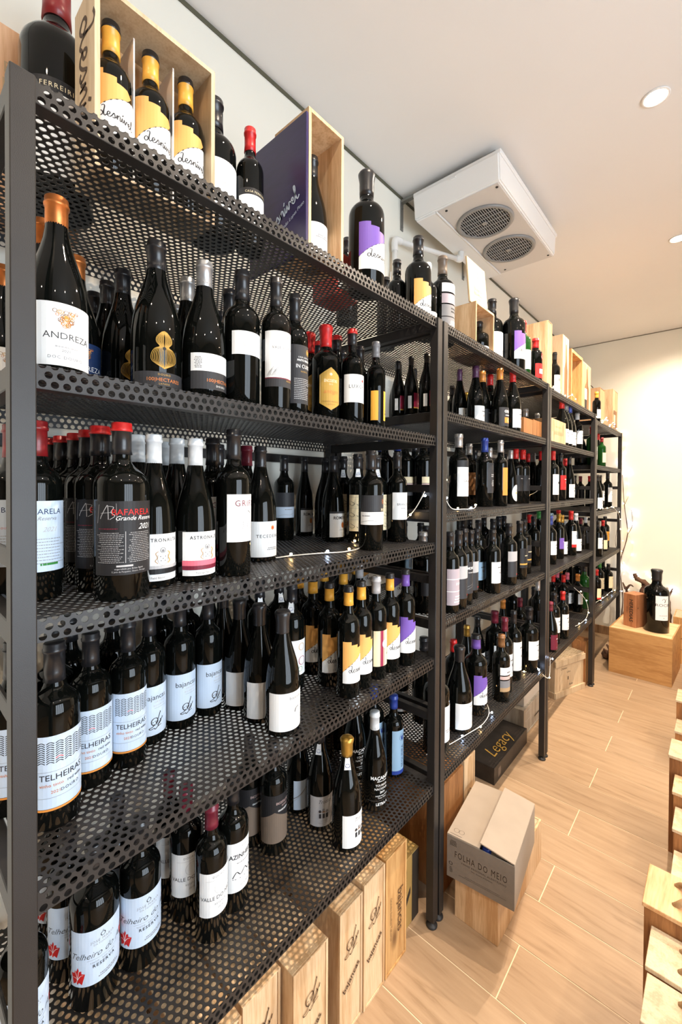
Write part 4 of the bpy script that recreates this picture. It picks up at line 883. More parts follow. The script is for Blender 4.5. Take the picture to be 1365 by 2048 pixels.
# ------------------------------------------------------------------ wooden cases
pine = wood('pale_pine', (.66, .47, .28), (.48, .29, .14))
pine2 = wood('honey_pine', (.62, .36, .14), (.42, .20, .06))
pineH = wood('pale_pine_across', (.74, .53, .30), (.55, .33, .15), grain=(1.2, 14, 14))
brownw = wood('brown_stained_wood', (.36, .155, .05), (.20, .075, .02), knots=False)
redw = wood('red_cedar_board', (.46, .19, .08), (.30, .11, .04), knots=False)
palew = wood('bleached_pine', (.62, .48, .31), (.48, .34, .20), knots=False)
def case(name, label, m, x0, y0, z0, dx, dy, dz, rotz=0, face=None, group=None, cat='crate', lid='x', lidm=None, th=.008):
    """closed wooden wine case: carcass with a recessed sliding lid; face = list of (part name, Flat, org, ux, vx)"""
    o = thing(name, label, cat, (x0, y0, z0), rotz, group)
    lidm = lidm or m
    if lid == 'x':      # sliding lid faces the aisle
        link('case_body', box_me('case_body', 0, 0, 0, dx-th*.6, dy, dz, m, .0012), o)
        for (a, b, c, d) in ((0, th, 0, dz), (dy-th, dy, 0, dz), (th, dy-th, 0, th), (th, dy-th, dz-th*.5, dz)):
            link('case_edge', box_me('case_edge', dx-th*.6, a, c, dx, b, d, m, .0006), o)
        link('sliding_lid', box_me('sliding_lid', dx-th*.6, th+.0008, th+.0008, dx-.0022, dy-th-.0008, dz-th*.5-.0008, lidm, .0004), o)
    elif lid == 'z':
        link('case_body', box_me('case_body', 0, 0, 0, dx, dy, dz-th*.6, m, .0012), o)
        for (a, b, c, d) in ((0, th, 0, dy), (dx-th, dx, 0, dy), (th, dx-th, 0, th), (th, dx-th, dy-th, dy)):
            link('case_edge', box_me('case_edge', a, c, dz-th*.6, b, d, dz, m, .0006), o)
        link('lid', box_me('lid', th+.0008, th+.0008, dz-th*.6, dx-th-.0008, dy-th-.0008, dz-.0015, lidm, .0004), o)
    else: link('case_body', box_me('case_body', 0, 0, 0, dx, dy, dz, m, .0015), o)
    for nm, F, og, ux, vx in (face or []): link(nm, F.plane(nm, og, ux, vx), o)
    return o
ink = pm('burnt_print', (.07, .035, .015), .7); inkb = pm('stamped_ink', (.03, .02, .012), .7)
def bajF(dy, dz): return Flat().snail(dy*.5, dz*.66, .030, ink, .10).T('bajancas', dy*.53, dz*.40, .0235, ink, 'b', .55).S([(dy*.35, dz*.33), (dy*.5, dz*.36), (dy*.8, dz*.47)], .0015, ink)
def bajSide(dx, dz): return Flat().T('bajancas', dx*.35, dz*.62, .044, ink, '', -PI/2).T('Quinta dos Telheiros', dx*.12, dz*.62, .012, ink, '', -PI/2)
# standing wine cases under the nearest rack
G = 'pine wine cases standing under the nearest rack'
def under(y0, dy, h, x1, txt, m=pine, fr=True, side=True, dx=.34):
    fc = []
    if fr: fc.append(('front_print', bajF(dy, h), (dx, 0, 0), (0, 1, 0), (0, 0, 1)))
    if side: fc.append(('side_print', bajSide(dx, h), (0, 0, 0), (1, 0, 0), (0, 0, 1)))
    return case('wine_case', txt, m, x1-dx, y0, 0, dx, dy, h, 0, fc, G, 'box')
o = under(.30, .115, .335, .45, 'pine wine case partly hidden beneath the perforated bottom shelf, nearest of the row')
under(.44, .115, .335, .47, 'knotty pine wine case, second of the row under the nearest rack')
under(.565, .112, .335, .46, 'pine wine case with dark curved stroke, third of the row under shelf')
under(.684, .122, .335, .50, 'wine case with dark knot on top, left of the taller pine cases', pine)
under(.853, .098, .355, .50, 'taller pine wine case printed with snail figure, left of its twin')
under(.953, .102, .37, .504, 'tall pine wine case with snail drawing and lettering, full lid visible', pine)
t = case('wine_case', 'reddish pine wine case turned sideways with large vertical lettering', pine2, .504-.34, 1.060, 0, .34, .115, .372, 0,
         [('front_print', Flat().T('bajancas', .066, .17, .042, ink, '', -PI/2).T('Grandes Escolhas Telheiros', .025, .17, .012, ink, '', -PI/2), (.34, 0, 0), (0, 1, 0), (0, 0, 1))], G, 'box')
case('wine_case', 'gold and black patterned wine case beside the rack post', pm('gold_card', (.42, .26, .08), .5), .467-.3, 1.182, 0, .3, .13, .24, 0,
     [('painted_stroke', Flat().P([(.01, .03), (.075, .11), (.075, .135), (.01, .06)], inkb), (.3, 0, 0), (0, 1, 0), (0, 0, 1)), ('front_print', Flat().T('VINHO DO DOURO', .045, .16, .01, inkb, '', -PI/2), (.3, 0, 0), (0, 1, 0), (0, 0, 1)), ('black_panel', Flat().B(.085, .128, .001, .239, inkb), (.3, 0, 0), (0, 1, 0), (0, 0, 1))], G, 'box', lid=None)
# pine box with the open-flap cardboard box on top
case('pine_box', 'low pale pine box on the floor under the grey cardboard box', pine, .569, 1.388, 0, .155, .452, .163, 0, None, None, 'box', lid='z', lidm=palew)
cb = thing('cardboard_box', 'grey cardboard wine carton with raised flap on a pine box', 'box', (.556, 1.352, .1635), math.radians(7))
kout = pm('printed_grey_card', (.17, .145, .12), .7, var=.05, vscale=40); kraft = pm('light_taupe_card', (.33, .27, .21), .62, var=.05, vscale=12)
W_, D_, H_ = .225, .325, .145
link('front_panel', box_me('front_panel', 0, 0, 0, W_, .004, H_, kout), cb); link('back_panel', box_me('back_panel', 0, D_-.004, 0, W_, D_, H_, kraft), cb)
link('side_panel', box_me('side_panel', 0, .004, 0, .004, D_-.004, H_, kraft), cb); link('side_panel', box_me('side_panel', W_-.004, .004, 0, W_, D_-.004, H_, kraft), cb)
link('base_panel', box_me('base_panel', .004, .004, 0, W_-.004, D_-.004, .004, kraft), cb)
link('flap', box_me('flap', 0, .002, H_, .112, D_-.002, H_+.0035, kraft), cb)
fl2 = link('flap', box_me('flap', -.112, .002, -.0017, 0, D_-.002, .0018, kraft), cb, (W_, 0, H_+.004)); fl2.rotation_euler = (0, math.radians(9), 0)
link('print', Flat().T('FOLHA DO MEIO', .115, .078, .031, inkb, 'nw').T('VINHO REGIONAL ALENTEJANO', .125, .065, .0085, inkb, 'w').T('Tinto   Encostas de Estremoz', .12, .055, .006, inkb).lines(.04, .2, .02, .03, 2, inkb, 3, .2).lines(.01, .035, .115, .135, 4, inkb, 4, .5).R(.014, .05, .0055, .002, inkb).lines(.008, .02, .02, .04, 4, inkb, 7).plane('print', (0, 0, 0), (1, 0, 0), (0, 0, 1)), cb)
link('top_print', Flat().R(.024, .03, .009, .001, inkb, 16).R(.042, .03, .009, .001, inkb, 16).B(.008, .05, .009, .0104, inkb).plane('top_print', (0, 0, H_+.0035), (1, 0, 0), (0, 1, 0)), cb)
link('blue_bottle_top', lathe('blue_bottle_top', [(.015, H_-.05), (.015, H_-.004), (.012, H_-.001)], foil('blue'), 20), cb, (.128, .03, 0))
# second rack, floor level
case('wooden_box', 'tall brown wooden box upright beneath the second rack', brownw, .20, 1.42, 0, .30, .17, .41, 0, None, None, 'box', lid=None)
case('wooden_box', 'slim pale pine box upright beside the tall brown box', pine, .36, 1.60, 0, .14, .10, .42, 0, [('stamp', Flat().R(.05, .25, .02, .003, ink, 20, .035).B(.045, .055, .23, .27, ink), (.14, 0, 0), (0, 1, 0), (0, 0, 1))], None, 'box')
blk = pm('black_painted_wood', (.028, .022, .018), .45, var=.3, vscale=20, bump=.3, bscale=120)
case('black_crate', 'low black wooden wine crate with gold script lettering', blk, .10, 2.129, 0, .312, .488, .088, 0,
     [('gold_script', Flat().T('Legacy', .22, .035, .10, 'gold', 'it'), (.312, 0, .088), (0, 1, 0), (-1, 0, 0)), ('brass_stamp', Flat().B(.05, .085, .02, .065, 'bronze'), (.312, 0, 0), (0, 1, 0), (0, 0, 1))], None, 'crate', lid='z')
greyc = wood('grey_weathered_board', (.42, .37, .30), (.28, .24, .19), knots=False)
case('grey_crate', 'grey wine crate behind the black crate, lower of two stacked', greyc, .05, 2.655, 0, .33, .42, .165, 0, [('paper_label', Flat().S([(.03, .085), (.13, .085), (.13, .135), (.03, .135), (.03, .085)], .004, 'lgrey', 0).lines(.17, .36, .05, .07, 1, inkb, 3, .5), (.33, 0, 0), (0, 1, 0), (0, 0, 1))])
case('grey_crate', 'pale grey carton lettered in capitals, stacked on the grey crate', pm('pale_carton', (.55, .50, .43), .7), .05, 2.70, .1655, .315, .38, .17, 0, [('print', Flat().T('ALLÔ', .22, .085, .055, inkb, 'w'), (.315, 0, 0), (0, 1, 0), (0, 0, 1))], None, 'box', lid=None)
# pale nailed crate standing askew under the third rack
wc = thing('nailed_crate', 'pale wooden wine crate with raised battens, askew under third rack', 'crate', (.384, 3.289, 0), math.radians(71.7))
link('case_body', box_me('case_body', .006, .006, 0, .357, .2, .262, palew, .001), wc)
for z in (0, .225): link('batten', box_me('batten', 0, -.006, z, .363, .006, z+.042, palew, .001), wc)
for z in (0,): link('batten', box_me('batten', -.006, .0, z, .006, .2, z+.042, palew, .001), wc)
for k in range(5): link('lid_slat', box_me('lid_slat', .003, .004+.04*k, .262, .36, .041+.04*k, .276, palew, .001), wc)
link('print', Flat().T('Château', .11, .19, .022, inkb, 'i').T('Lafon', .17, .158, .02, inkb).B(.16, .17, .105, .13, inkb).T('Roset', .20, .062, .02, inkb).plane('print', (0, .006, 0), (1, 0, 0), (0, 0, 1)), wc)
case('wooden_box', 'orange-brown wooden box behind the post of the third rack', brownw, .40, 3.665, 0, .098, .112, .342, 0, None, None, 'box', lid='x', lidm=pine2)  # front lid lighter than the side: light on it put into the colour
case('wooden_box', 'second brown box further back beneath the third rack', pine2, .06, 3.42, 0, .10, .12, .30, 0, None, None, 'box', lid=None)
# far crate with box and giant bottle
case('floor_crate', 'large plywood crate on the floor carrying the giant bottle', wood('plywood_honey', (.56, .30, .105), (.42, .20, .06), grain=(1.6, 9, 14), knots=False), .575, 4.105, 0, .418, .50, .368, math.radians(-2.5), None, None, 'crate', lid='z', lidm=wood('plywood_top', (.72, .50, .27), (.6, .38, .17), grain=(1.6, 9, 9), knots=False))
case('red_wooden_box', 'reddish box lettered vertically, standing on the large plywood crate', redw, .652, 4.255, .3685, .10, .14, .27, math.radians(-25), [('print', Flat().T('HEREDIAS', .05, .135, .042, inkb, 'b', -PI/2).T('DOURO', .025, .135, .014, inkb, '', -PI/2), (0, 0, 0), (1, 0, 0), (0, 0, 1)), ('print', Flat().T('H', .03, .15, .03, inkb), (.10, 0, 0), (0, 1, 0), (0, 0, 1))], None, 'box', lid=None)
gb = thing('wine_bottle', 'giant black-waxed wine bottle on the large plywood crate', 'bottle', (.875, 4.27, .3685), math.radians(-83)); gb.scale = (1.72, 1.72, 1.38)
link('glass_body', glass_me('mag', 'dark'), gb); link('capsule', cap_me('mag', 'charcoal', .07, None, 1), gb)
link('label', Flat().B(-.005, .05, .075, .215, 'white').T('ROCIM', .028, .155, .022, 'dgrey').S([(.02, .19), (.028, .2), (.034, .185), (.03, .178), (.038, .2)], .0018, 'dgrey').lines(.01, .045, .1, .108, 1, 'lgrey', 2).D(.028, .088, .002, 'ink', 6).wrap('label', .05), gb)

# ------------------------------------------------------------------ stacked cases with rope handles along the right edge
rope = pm('jute_rope', (.36, .22, .10), .9, bump=.8, bscale=600); darkrope = pm('dark_rope', (.05, .035, .02), .9, bump=.8, bscale=600)
def rcase(x0, y0, dx, dy, h, txt, top=pine, side=brownw, ropes=True, dark=False):
    o = thing('rope_handled_case', txt, 'crate', (x0, y0, 0), 0, 'rope-handled wooden cases along the right edge')
    link('case_body', box_me('case_body', 0, 0, 0, dx, dy, h-.012, side, .001), o); link('lid', box_me('lid', -.004, -.003, h-.012, dx, dy+.001, h, top, .0012), o)
    if ropes:
        for yy in (dy*.25, dy*.75):
            pass
        pts = spline([(.062, dy*.28, h-.002), (.078, dy*.3, h+.014), (.1, dy*.5, h+.022), (.078, dy*.72, h+.014), (.062, dy*.76, h-.002)])
        link('rope_handle', tube_me('rope_handle', pts, .007, rope, 8), o)
    if dark: link('dark_cord', tube_me('dark_cord', spline([(.058, -.002, h-.004), (.062, -.008, h-.06), (.058, -.008, h-.16), (.06, -.008, h-.3)]), .006, darkrope, 8), o)
    return o
rcase(1.115, 1.408, .42, .155, .40, 'rope-handled case with reddish grain lid, second nearest at right edge', wood('reddish_pine', (.72, .45, .23), (.56, .28, .11), grain=(14, 1.2, 14), knots=False))
rcase(1.136, 1.279, .40, .125, .35, 'pale-lidded rope case in front of the reddish-grain one', palew)
rcase(1.141, 1.148, .40, .123, .34, 'nearest rope case at lower right corner with dark cord', palew, dark=True)
rcase(1.109, 2.238, .40, .153, .41, 'pale-topped case halfway along the right edge', palew, ropes=False)
rcase(1.132, 2.10, .38, .13, .34, 'pine case stepping down before the halfway one', pine, ropes=False)
rcase(1.143, 1.95, .38, .14, .29, 'brightly lit pale case in the right-edge row', palew)
rcase(1.150, 1.79, .38, .15, .22, 'lowest pale case wedged between two taller right-edge cases', palew)
rcase(1.078, 3.12, .40, .18, .30, 'pale-topped case, third farthest along the right edge', palew, ropes=False)
rcase(1.085, 2.94, .40, .16, .20, 'short brown case before the third farthest one', palew, ropes=False)
case('stamped_crate', 'crate with circular burnt stamp standing near the far wall', pine2, .955, 4.70, 0, .42, .3, .40, 0, [('stamp', Flat().R(.085, .17, .055, .005, ink, 26).T('B', .085, .155, .05, ink, 'b'), (0, 0, 0), (1, 0, 0), (0, 0, 1))], None, 'crate', lid='z', lidm=palew)
case('wooden_box', 'plain honey-coloured box beyond the large plywood crate', pine2, 1.09, 4.0, 0, .35, .25, .27, 0, None, None, 'box', lid='z', lidm=palew)

# ------------------------------------------------------------------ cases on the top shelves
Z = 2.1004
def open_case(name, label, x0, y0, z0, dx, dy, dz, m, div=0, th=.009, inner=None, cat='box', slot=None):
    o = thing(name, label, cat, (x0, y0, z0)); inner = inner or m
    link('back_panel', box_me('back_panel', 0, th, th, .006, dy-th, dz-th, inner), o)
    link('side_panel', box_me('side_panel', 0, 0, 0, dx, th, dz, m), o); link('side_panel', box_me('side_panel', 0, dy-th, 0, dx, dy, dz, m), o)
    link('top_panel', box_me('top_panel', 0, th, dz-th, dx, dy-th, dz, m), o); link('bottom_panel', box_me('bottom_panel', 0, th, 0, dx, dy-th, .004, m), o)
    for k in range(div): yy = dy*(k+1)/(div+1); link('divider', box_me('divider', .006, yy-.0015, .005, dx-.03, yy+.0015, dz-.03, pm('white_divider', (.78, .72, .66), .6)), o)
    return o
inn = wood('honey_inside', (.60, .36, .17), (.46, .25, .10), knots=False)
oc = open_case('open_wine_case', 'open pine case holding three yellow-capped bottles, brush lettering outside', .315, .272, Z, .107, .240, .333, palew, 2, inner=inn)
link('brush_lettering', Flat().script(.030, .295, .036, ink, .24, -PI/2, 4).plane('brush_lettering', (0, 0, 0), (1, 0, 0), (0, 0, 1)), oc)
oc2 = open_case('open_wine_case', 'tall open pine case with single burgundy bottle behind purple lid', .37, .722, Z, .13, .128, .354, pine, 0, inner=inn)
pl = thing('purple_lid', 'purple painted case lid with white script, leaning on pine case', 'panel', (.502, .7155, Z), math.radians(180))
link('panel', box_me('panel', 0, -.004, 0, .228, .004, .335, pm('purple_paint', (.022, .013, .085), .35, var=.12, vscale=14, aniso=(1, 1, 6)), .001), pl)
pf = Flat().script(-.150, .082, .0190, 'daylit_white', .22, .42, 4).T('TERRE |', -.125, .062, .014, 'daylit_white', 'b', .42).T('João Lopes Pinto', -.045, .098, .0125, 'daylit_white', 'i', .42)
link('script_print', pf.plane('script_print', (0, .0045, 0), (-1, 0, 0), (0, 0, 1)), pl)
case('wooden_board_box', 'reddish pine box with pressed lettering behind the rack post', wood('pinkish_pine', (.70, .42, .24), (.58, .31, .15)), .055, .135, Z, .065, .20, .40, 0, [('print', Flat().T('Pai', .078, .30, .034, 'tan').T('HORTA', .062, .255, .048, 'tan').T('DOURO', .06, .215, .022, 'tan', 'w'), (.065, 0, 0), (0, 1, 0), (0, 0, 1))], None, 'box', lid=None)
case('red_carton', 'small red and white carton corner beside the pine case', pm('red_card', (.5, .05, .03), .5), .30, .93, Z, .10, .10, .13, 0, [('print', Flat().B(.01, .09, .02, .07, 'white'), (.10, 0, 0), (0, 1, 0), (0, 0, 1))], None, 'box', lid=None)
# second rack, top
oc3 = open_case('lidded_wine_case', 'pine wine case with its lid standing upright on top', .345, 1.735, Z, .125, .195, .22, pine, 0, inner=inn)
lp = link('upright_lid', box_me('upright_lid', -.004, 0, 0, .004, .185, .20, palew, .001), oc3, (.10, -.012, .2205)); lp.rotation_euler = (0, math.radians(-5), 0)
link('lid_print', Flat().R(.09, .145, .012, .0016, 'tan', 12).T('QUINTA', .09, .07, .017, 'tan', 'w').T('RESERVA', .09, .05, .017, 'tan', 'w').T('DOURO', .09, .032, .012, 'tan').plane('lid_print', (.005, 0, 0), (0, 1, 0), (0, 0, 1)), lp)
tag(box('pine_board', .415, 2.208, Z, .50, 2.214, Z+.19, pine), 'narrow pine board standing on edge beside the purple-label magnum, second rack', 'board')
c4 = case('wine_case', 'tall plain pine case with burnt vertical lettering, third rack top', pine, .22, 2.665, 2.0855, .27, .085, .42, 0, [('print', Flat().T('CUMEADA', .09, .19, .05, ink, 'n', -PI/2), (0, 0, 0), (1, 0, 0), (0, 0, 1))], None, 'box')
Z3 = 2.0855
stp = case('striped_wine_case', 'pine case with grooved side, black lettering and bottle cutout', palew, .33, 2.943, Z3, .17, .14, .41, 0, [('print', Flat().T('DUAS', .06, .25, .055, inkb, 'n', -PI/2), (0, 0, 0), (1, 0, 0), (0, 0, 1)), ('bottle_cutout', Flat().P([(.04, .02), (.11, .02), (.11, .2), (.088, .25), (.086, .36), (.068, .36), (.066, .25), (.04, .2)], 'brown'), (.17, 0, 0), (0, 1, 0), (0, 0, 1))], None, 'box', lid=None)
oc5 = open_case('open_wine_case', 'honey-coloured open case with one tagged bottle, third rack top', .35, 3.149, Z3, .15, .305, .37, pine2, 0, th=.02, inner=inn)
cut = open_case('cutout_wine_case', 'pine case with bottle-shaped opening, third rack top', .36, 3.464, Z3, .14, .245, .355, pine, 0, inner=inn)
fr = bmesh.new(); bmesh.ops.create_grid(fr, x_segments=1, y_segments=1, size=.001); fr.free()
link('cutout_shape', Flat().P([(.06, .02), (.185, .02), (.185, .18), (.14, .22), (.135, .32), (.11, .32), (.105, .22), (.06, .18)], 'brown').B(.06, .12, .09, .17, 'white').B(.06, .12, .02, .09, 'black').plane('cutout_shape', (.1405, 0, 0), (0, 1, 0), (0, 0, 1)), cut)
link('front_panel', box_me('front_panel', .134, .009, .004, .14, .236, .346, pine), cut)
Z4 = 2.0455
hb = case('handled_box', 'brown wine box with black arched handle, farthest rack top', wood('tan_box', (.55, .33, .17), (.45, .25, .12), knots=False), .30, 4.16, Z4, .18, .20, .33, 0, None, None, 'box')
link('handle', tube_me('handle', [(.07+.05*math.cos(PI*i/10), .03, .33+.04*math.sin(PI*i/10)) for i in range(11)], .004, darkrope, 6), hb)
case('wine_case', 'pine case with round stamp and window, last on farthest rack top', pine, .34, 4.60, Z4, .16, .24, .39, 0, [('stamp', Flat().R(.12, .30, .03, .004, 'tan', 16), (.16, 0, 0), (0, 1, 0), (0, 0, 1)), ('window', Flat().B(.05, .19, .03, .2, 'brown').B(.05, .13, .08, .16, 'cream'), (.16, 0, 0), (0, 1, 0), (0, 0, 1))], None, 'box')
# crates on the second shelves
def tray_crate(name, txt, x0, y0, z0, dx, dy, dz, m, prt=None):
    o = thing(name, txt, 'crate', (x0, y0, z0)); t = .009
    link('base_panel', box_me('base_panel', t, t, 0, dx-t, dy-t, .006, m), o)
    link('end_panel', box_me('end_panel', 0, 0, 0, dx, t, dz, m), o); link('end_panel', box_me('end_panel', 0, dy-t, 0, dx, dy, dz, m), o)
    link('side_panel', box_me('side_panel', 0, t, 0, t, dy-t, dz, m), o); link('side_panel', box_me('side_panel', dx-t, t, 0, dx, dy-t, dz, m), o)
    if prt: link('print', prt.plane('print', (dx, 0, 0), (0, 1, 0), (0, 0, 1)), o)
    return o
tray_crate('open_crate', 'small open brown crate with bottle necks, left of its pair', .33, 2.215, 1.7955, .18, .14, .085, brownw)
tray_crate('open_crate', 'small open brown crate beside the third rack post, right of pair', .33, 2.36, 1.7955, .18, .14, .09, brownw)
tray_crate('open_crate', 'light pine crate with pressed lettering, second shelf of third rack', .30, 2.60, 1.7905, .225, .33, .135, pine, Flat().T('BARÃO DE VILAR', .16, .045, .035, 'tan', 'n').T('quinta do noval', .16, .09, .016, 'tan').B(.05, .055, .06, .125, ink).B(.26, .265, .05, .115, ink))

# ------------------------------------------------------------------ air cooler under the ceiling
ac = thing('air_cooler', 'white double-fan cooling unit hung under the ceiling', 'cooler', (0, 0, 0))
M_ac = pm('cooler_white', (.84, .84, .83), .38); M_acg = pm('cooler_plate', (.62, .60, .58), .45); M_gr = pm('fan_grille_grey', (.26, .26, .255), .4); M_hole = pm('fan_dark', (.012, .012, .012), .6)
x0, x1, y0, y1, zt, zb = .10, .53, 1.815, 2.655, 2.99, 2.853
link('rim', box_me('rim', x0-.008, y0+.012, zt-.022, x1+.004, y1+.012, zt, M_ac, .004), ac)
bm = bmesh.new(); bmesh.ops.create_cube(bm, size=1)
for v in bm.verts:
    lo = v.co.z < 0; v.co = Vector(((x0+x1)/2+v.co.x*(x1-x0), (y0+y1)/2+v.co.y*(y1-y0-(.03 if lo else 0)), (zb if lo else zt-.022)+(0)))
bmesh.ops.bevel(bm, geom=bm.edges[:], offset=.006, segments=3, affect='EDGES'); me = bpy.data.meshes.new('housing'); bm.to_mesh(me); bm.free(); me.materials.append(M_ac); link('housing', me, ac)
link('fan_plate', box_me('fan_plate', .225, y0+.022, zb-.003, x1-.012, y1-.022, zb+.002, M_acg, .001), ac)
link('drip_tray', box_me('drip_tray', x0+.008, y0+.02, zb-.008, .215, y1-.02, zb+.001, M_ac, .003), ac)
link('seam', box_me('seam', .217, y0+.022, zb-.010, .2225, y1-.022, zb, M_ac, .001), ac)
def grille(cx_, cy_, R):
    f = link('fan_grille', lathe('fan_grille', [(R*.86, 0), (R, 0), (R, -.006), (R*.97, -.010), (R*.88, -.010), (R*.86, -.006)], M_gr, 48, cap=False), ac, (cx_, cy_, zb-.003))
    link('fan_opening', lathe('fan_opening', [(R*.87, -.0008), (R*.87, .0)], M_hole, 40, smooth=False), f)
    vs = []; fs = []
    def bar(p, q, w, z0, z1):
        p = Vector(p); q = Vector(q); d = (q-p).normalized(); n = Vector((-d.y, d.x, 0))*w/2; b = len(vs)
        for z in (z0, z1): vs.extend([(p.x-n.x, p.y-n.y, z), (q.x-n.x, q.y-n.y, z), (q.x+n.x, q.y+n.y, z), (p.x+n.x, p.y+n.y, z)])
        fs.extend([(b, b+1, b+2, b+3), (b+4, b+5, b+6, b+7), (b, b+1, b+5, b+4), (b+2, b+3, b+7, b+6)])
    k = -R*.84
    while k < R*.85: c = math.sqrt(max(0, (R*.87)**2-k*k)); bar((k, -c, 0), (k, c, 0), .002, -.006, -.003); k += .0112
    for k in (-.07, -.035, 0, .035, .07):
        c = math.sqrt(max(0, (R*.87)**2-k*k)); bar((-c, k, 0), (c, k, 0), .0018, -.008, -.006)
    link('grille_bars', mesh('grille_bars', vs, fs, [pm('grille_bar_white', (.40, .40, .39), .4)]), f)
    link('hub_disc', lathe('hub_disc', [(.014, -.010), (.014, -.007)], M_gr, 20, smooth=False), f)
grille(.362, 2.065, .136); grille(.362, 2.385, .136)
for p in ((.26, 1.86), (.505, 1.86), (.26, 2.6), (.505, 2.6)): link('screw', lathe('screw', [(.006, -.0025), (.006, 0)], M_hole, 10, smooth=False), ac, (p[0], p[1], zb-.003))
link('seam_clip', box_me('seam_clip', .3, y0-.002, 2.95, .33, y0+.002, 2.958, M_ac), ac)
M_br = pm('galvanised_bracket', (.25, .25, .24), .4, metal=.5)
for yy in (1.862, 2.566):
    b = thing('wall_bracket', 'grey steel bracket at %s end of the cooler' % ('the near' if yy < 2 else 'the far'), 'bracket', (0, yy, 0), 0, 'steel brackets of the cooling unit')
    link('wall_plate', box_me('wall_plate', .0005, -.012, 2.855, .005, .012, 3.008, M_br, .001), b); link('arm', box_me('arm', .005, -.012, 2.996, .5, .012, 3.010, M_br, .001), b)
    for z in (2.875, 2.97): link('bolt', lathe('bolt', [(.007, 0), (.007, .004)], M_br, 8, smooth=False), b, (.005, 0, z), (0, PI/2, 0))
M_pvc = pm('white_pvc', (.82, .82, .80), .35)
dp = thing('drain_pipe', 'white plastic drain pipe with elbows below the cooler', 'pipe', (0, 0, 0))
link('pipe', tube_me('pipe', [(.03, 1.762, 2.45), (.03, 1.762, 2.745)], .0125, M_pvc, 16), dp); link('pipe', tube_me('pipe', [(.03, 1.762, 2.755), (.155, 2.20, 2.79)], .0125, M_pvc, 16), dp)
link('elbow', tube_me('elbow', spline([(.03, 1.762, 2.70), (.03, 1.765, 2.755), (.042, 1.80, 2.758)]), .0165, M_pvc, 16), dp); link('elbow', tube_me('elbow', spline([(.15, 2.18, 2.79), (.158, 2.215, 2.795), (.158, 2.22, 2.836)]), .0165, M_pvc, 16), dp)
link('cable', tube_me('cable', spline([(.012, 1.70, 2.43), (.02, 1.72, 2.5), (.015, 1.745, 2.56), (.012, 1.755, 2.6)]), .003, M_pvc, 6), dp)

# ------------------------------------------------------------------ fairy lights
wire = pm('white_cable', (.75, .72, .66), .5)
bulbW = pm('warm_led', (1, .9, .7), .5, emit=(1, .62, .25), es=45); bulbC = pm('cool_led', (.9, .95, 1), .5, emit=(.55, .7, 1), es=50)
bm = bmesh.new(); bmesh.ops.create_uvsphere(bm, u_segments=8, v_segments=6, radius=.0038); me = bpy.data.meshes.new('led_bulb'); bm.to_mesh(me); bm.free()
LEDM = [me, me.copy()]; LEDM[0].materials.append(bulbW); LEDM[1].materials.append(bulbC)
def fairy(label, pts, step=.11, off=.016, cool=None, glow=True):
    o = thing('fairy_lights', label, 'string lights', (0, 0, 0)); sp = spline(pts, 8); link('cable', tube_me('cable', sp, .0016, wire, 6), o)
    acc = step*.5; k = 0
    for i in range(1, len(sp)):
        d = (sp[i]-sp[i-1]).length; acc += d
        if acc >= step:
            acc = 0; a = k*2.4; q = sp[i]+Vector((math.cos(a)*off*.5+off*.4, math.sin(a)*off*.5, off*.35)); link('bulb_holder', tube_me('bulb_holder', [sp[i], q], [.001, .002], wire, 6), o)
            link('led_bulb', LEDM[k % 2 if cool is None else cool], o, tuple(q)); k += 1
    return o
fairy('fairy light string lying along the middle shelf edge of the nearest rack', [(.324, .60, 1.339), (.324, .687, 1.340), (.395, .70, 1.341), (.40, .76, 1.340), (.431, .836, 1.341), (.458, .911, 1.340), (.44, 1.0, 1.341), (.33, 1.09, 1.341), (.30, 1.20, 1.341), (.33, 1.27, 1.345), (.396, 1.277, 1.388), (.459, 1.277, 1.445), (.50, 1.277, 1.51)], .085)
fairy('fairy light string along the bottom shelf of the second rack', [(.442, 1.40, .517), (.47, 1.50, .514), (.498, 1.65, .514), (.512, 1.742, .515), (.50, 1.837, .515), (.459, 1.917, .514), (.40, 1.96, .515)], .12)
fairy('short fairy light string looping at the bottom corner of second rack', [(.40, 2.36, .515), (.47, 2.40, .514), (.515, 2.46, .516), (.545, 2.50, .475), (.55, 2.545, .46), (.548, 2.57, .50), (.545, 2.58, .56)], .10)
fairy('fairy light string at left end of middle shelf, second rack', [(.50, 1.40, 1.58), (.49, 1.43, 1.505), (.505, 1.46, 1.447), (.515, 1.54, 1.440), (.52, 1.62, 1.440), (.515, 1.66, 1.455)], .07)
fairy('fairy light string sagging behind bottles, third rack middle shelf', [(.38, 2.575, 1.445), (.40, 2.60, 1.47), (.45, 2.62, 1.50), (.50, 2.62, 1.56)], .08)
fairy('fairy light string draped over bottles on the bottom of third rack', [(.45, 3.50, .78), (.50, 3.58, .70), (.515, 3.64, .61), (.515, 3.60, .55), (.51, 3.45, .54), (.50, 3.33, .545)], .10)
fairy('fairy light string hanging down the last post of farthest rack', [(.50, 3.95, 1.345), (.52, 4.25, 1.342), (.535, 4.45, 1.345), (.556, 4.62, 1.27), (.556, 4.70, 1.13), (.556, 4.78, .95), (.556, 4.84, .80), (.556, 4.86, .66)], .10, cool=0)
fairy('fairy light string over top shelf cases of the third rack', [(.50, 2.60, 2.095), (.52, 2.75, 2.11), (.515, 2.95, 2.093), (.52, 3.1, 2.13), (.522, 3.25, 2.092)], .12)
fairy('fairy light string bunched on farthest rack top shelf', [(.50, 3.80, 2.06), (.51, 3.95, 2.10), (.505, 4.1, 2.06), (.51, 4.25, 2.12), (.505, 4.4, 2.06), (.515, 4.5, 2.10), (.50, 4.75, 2.06)], .06)
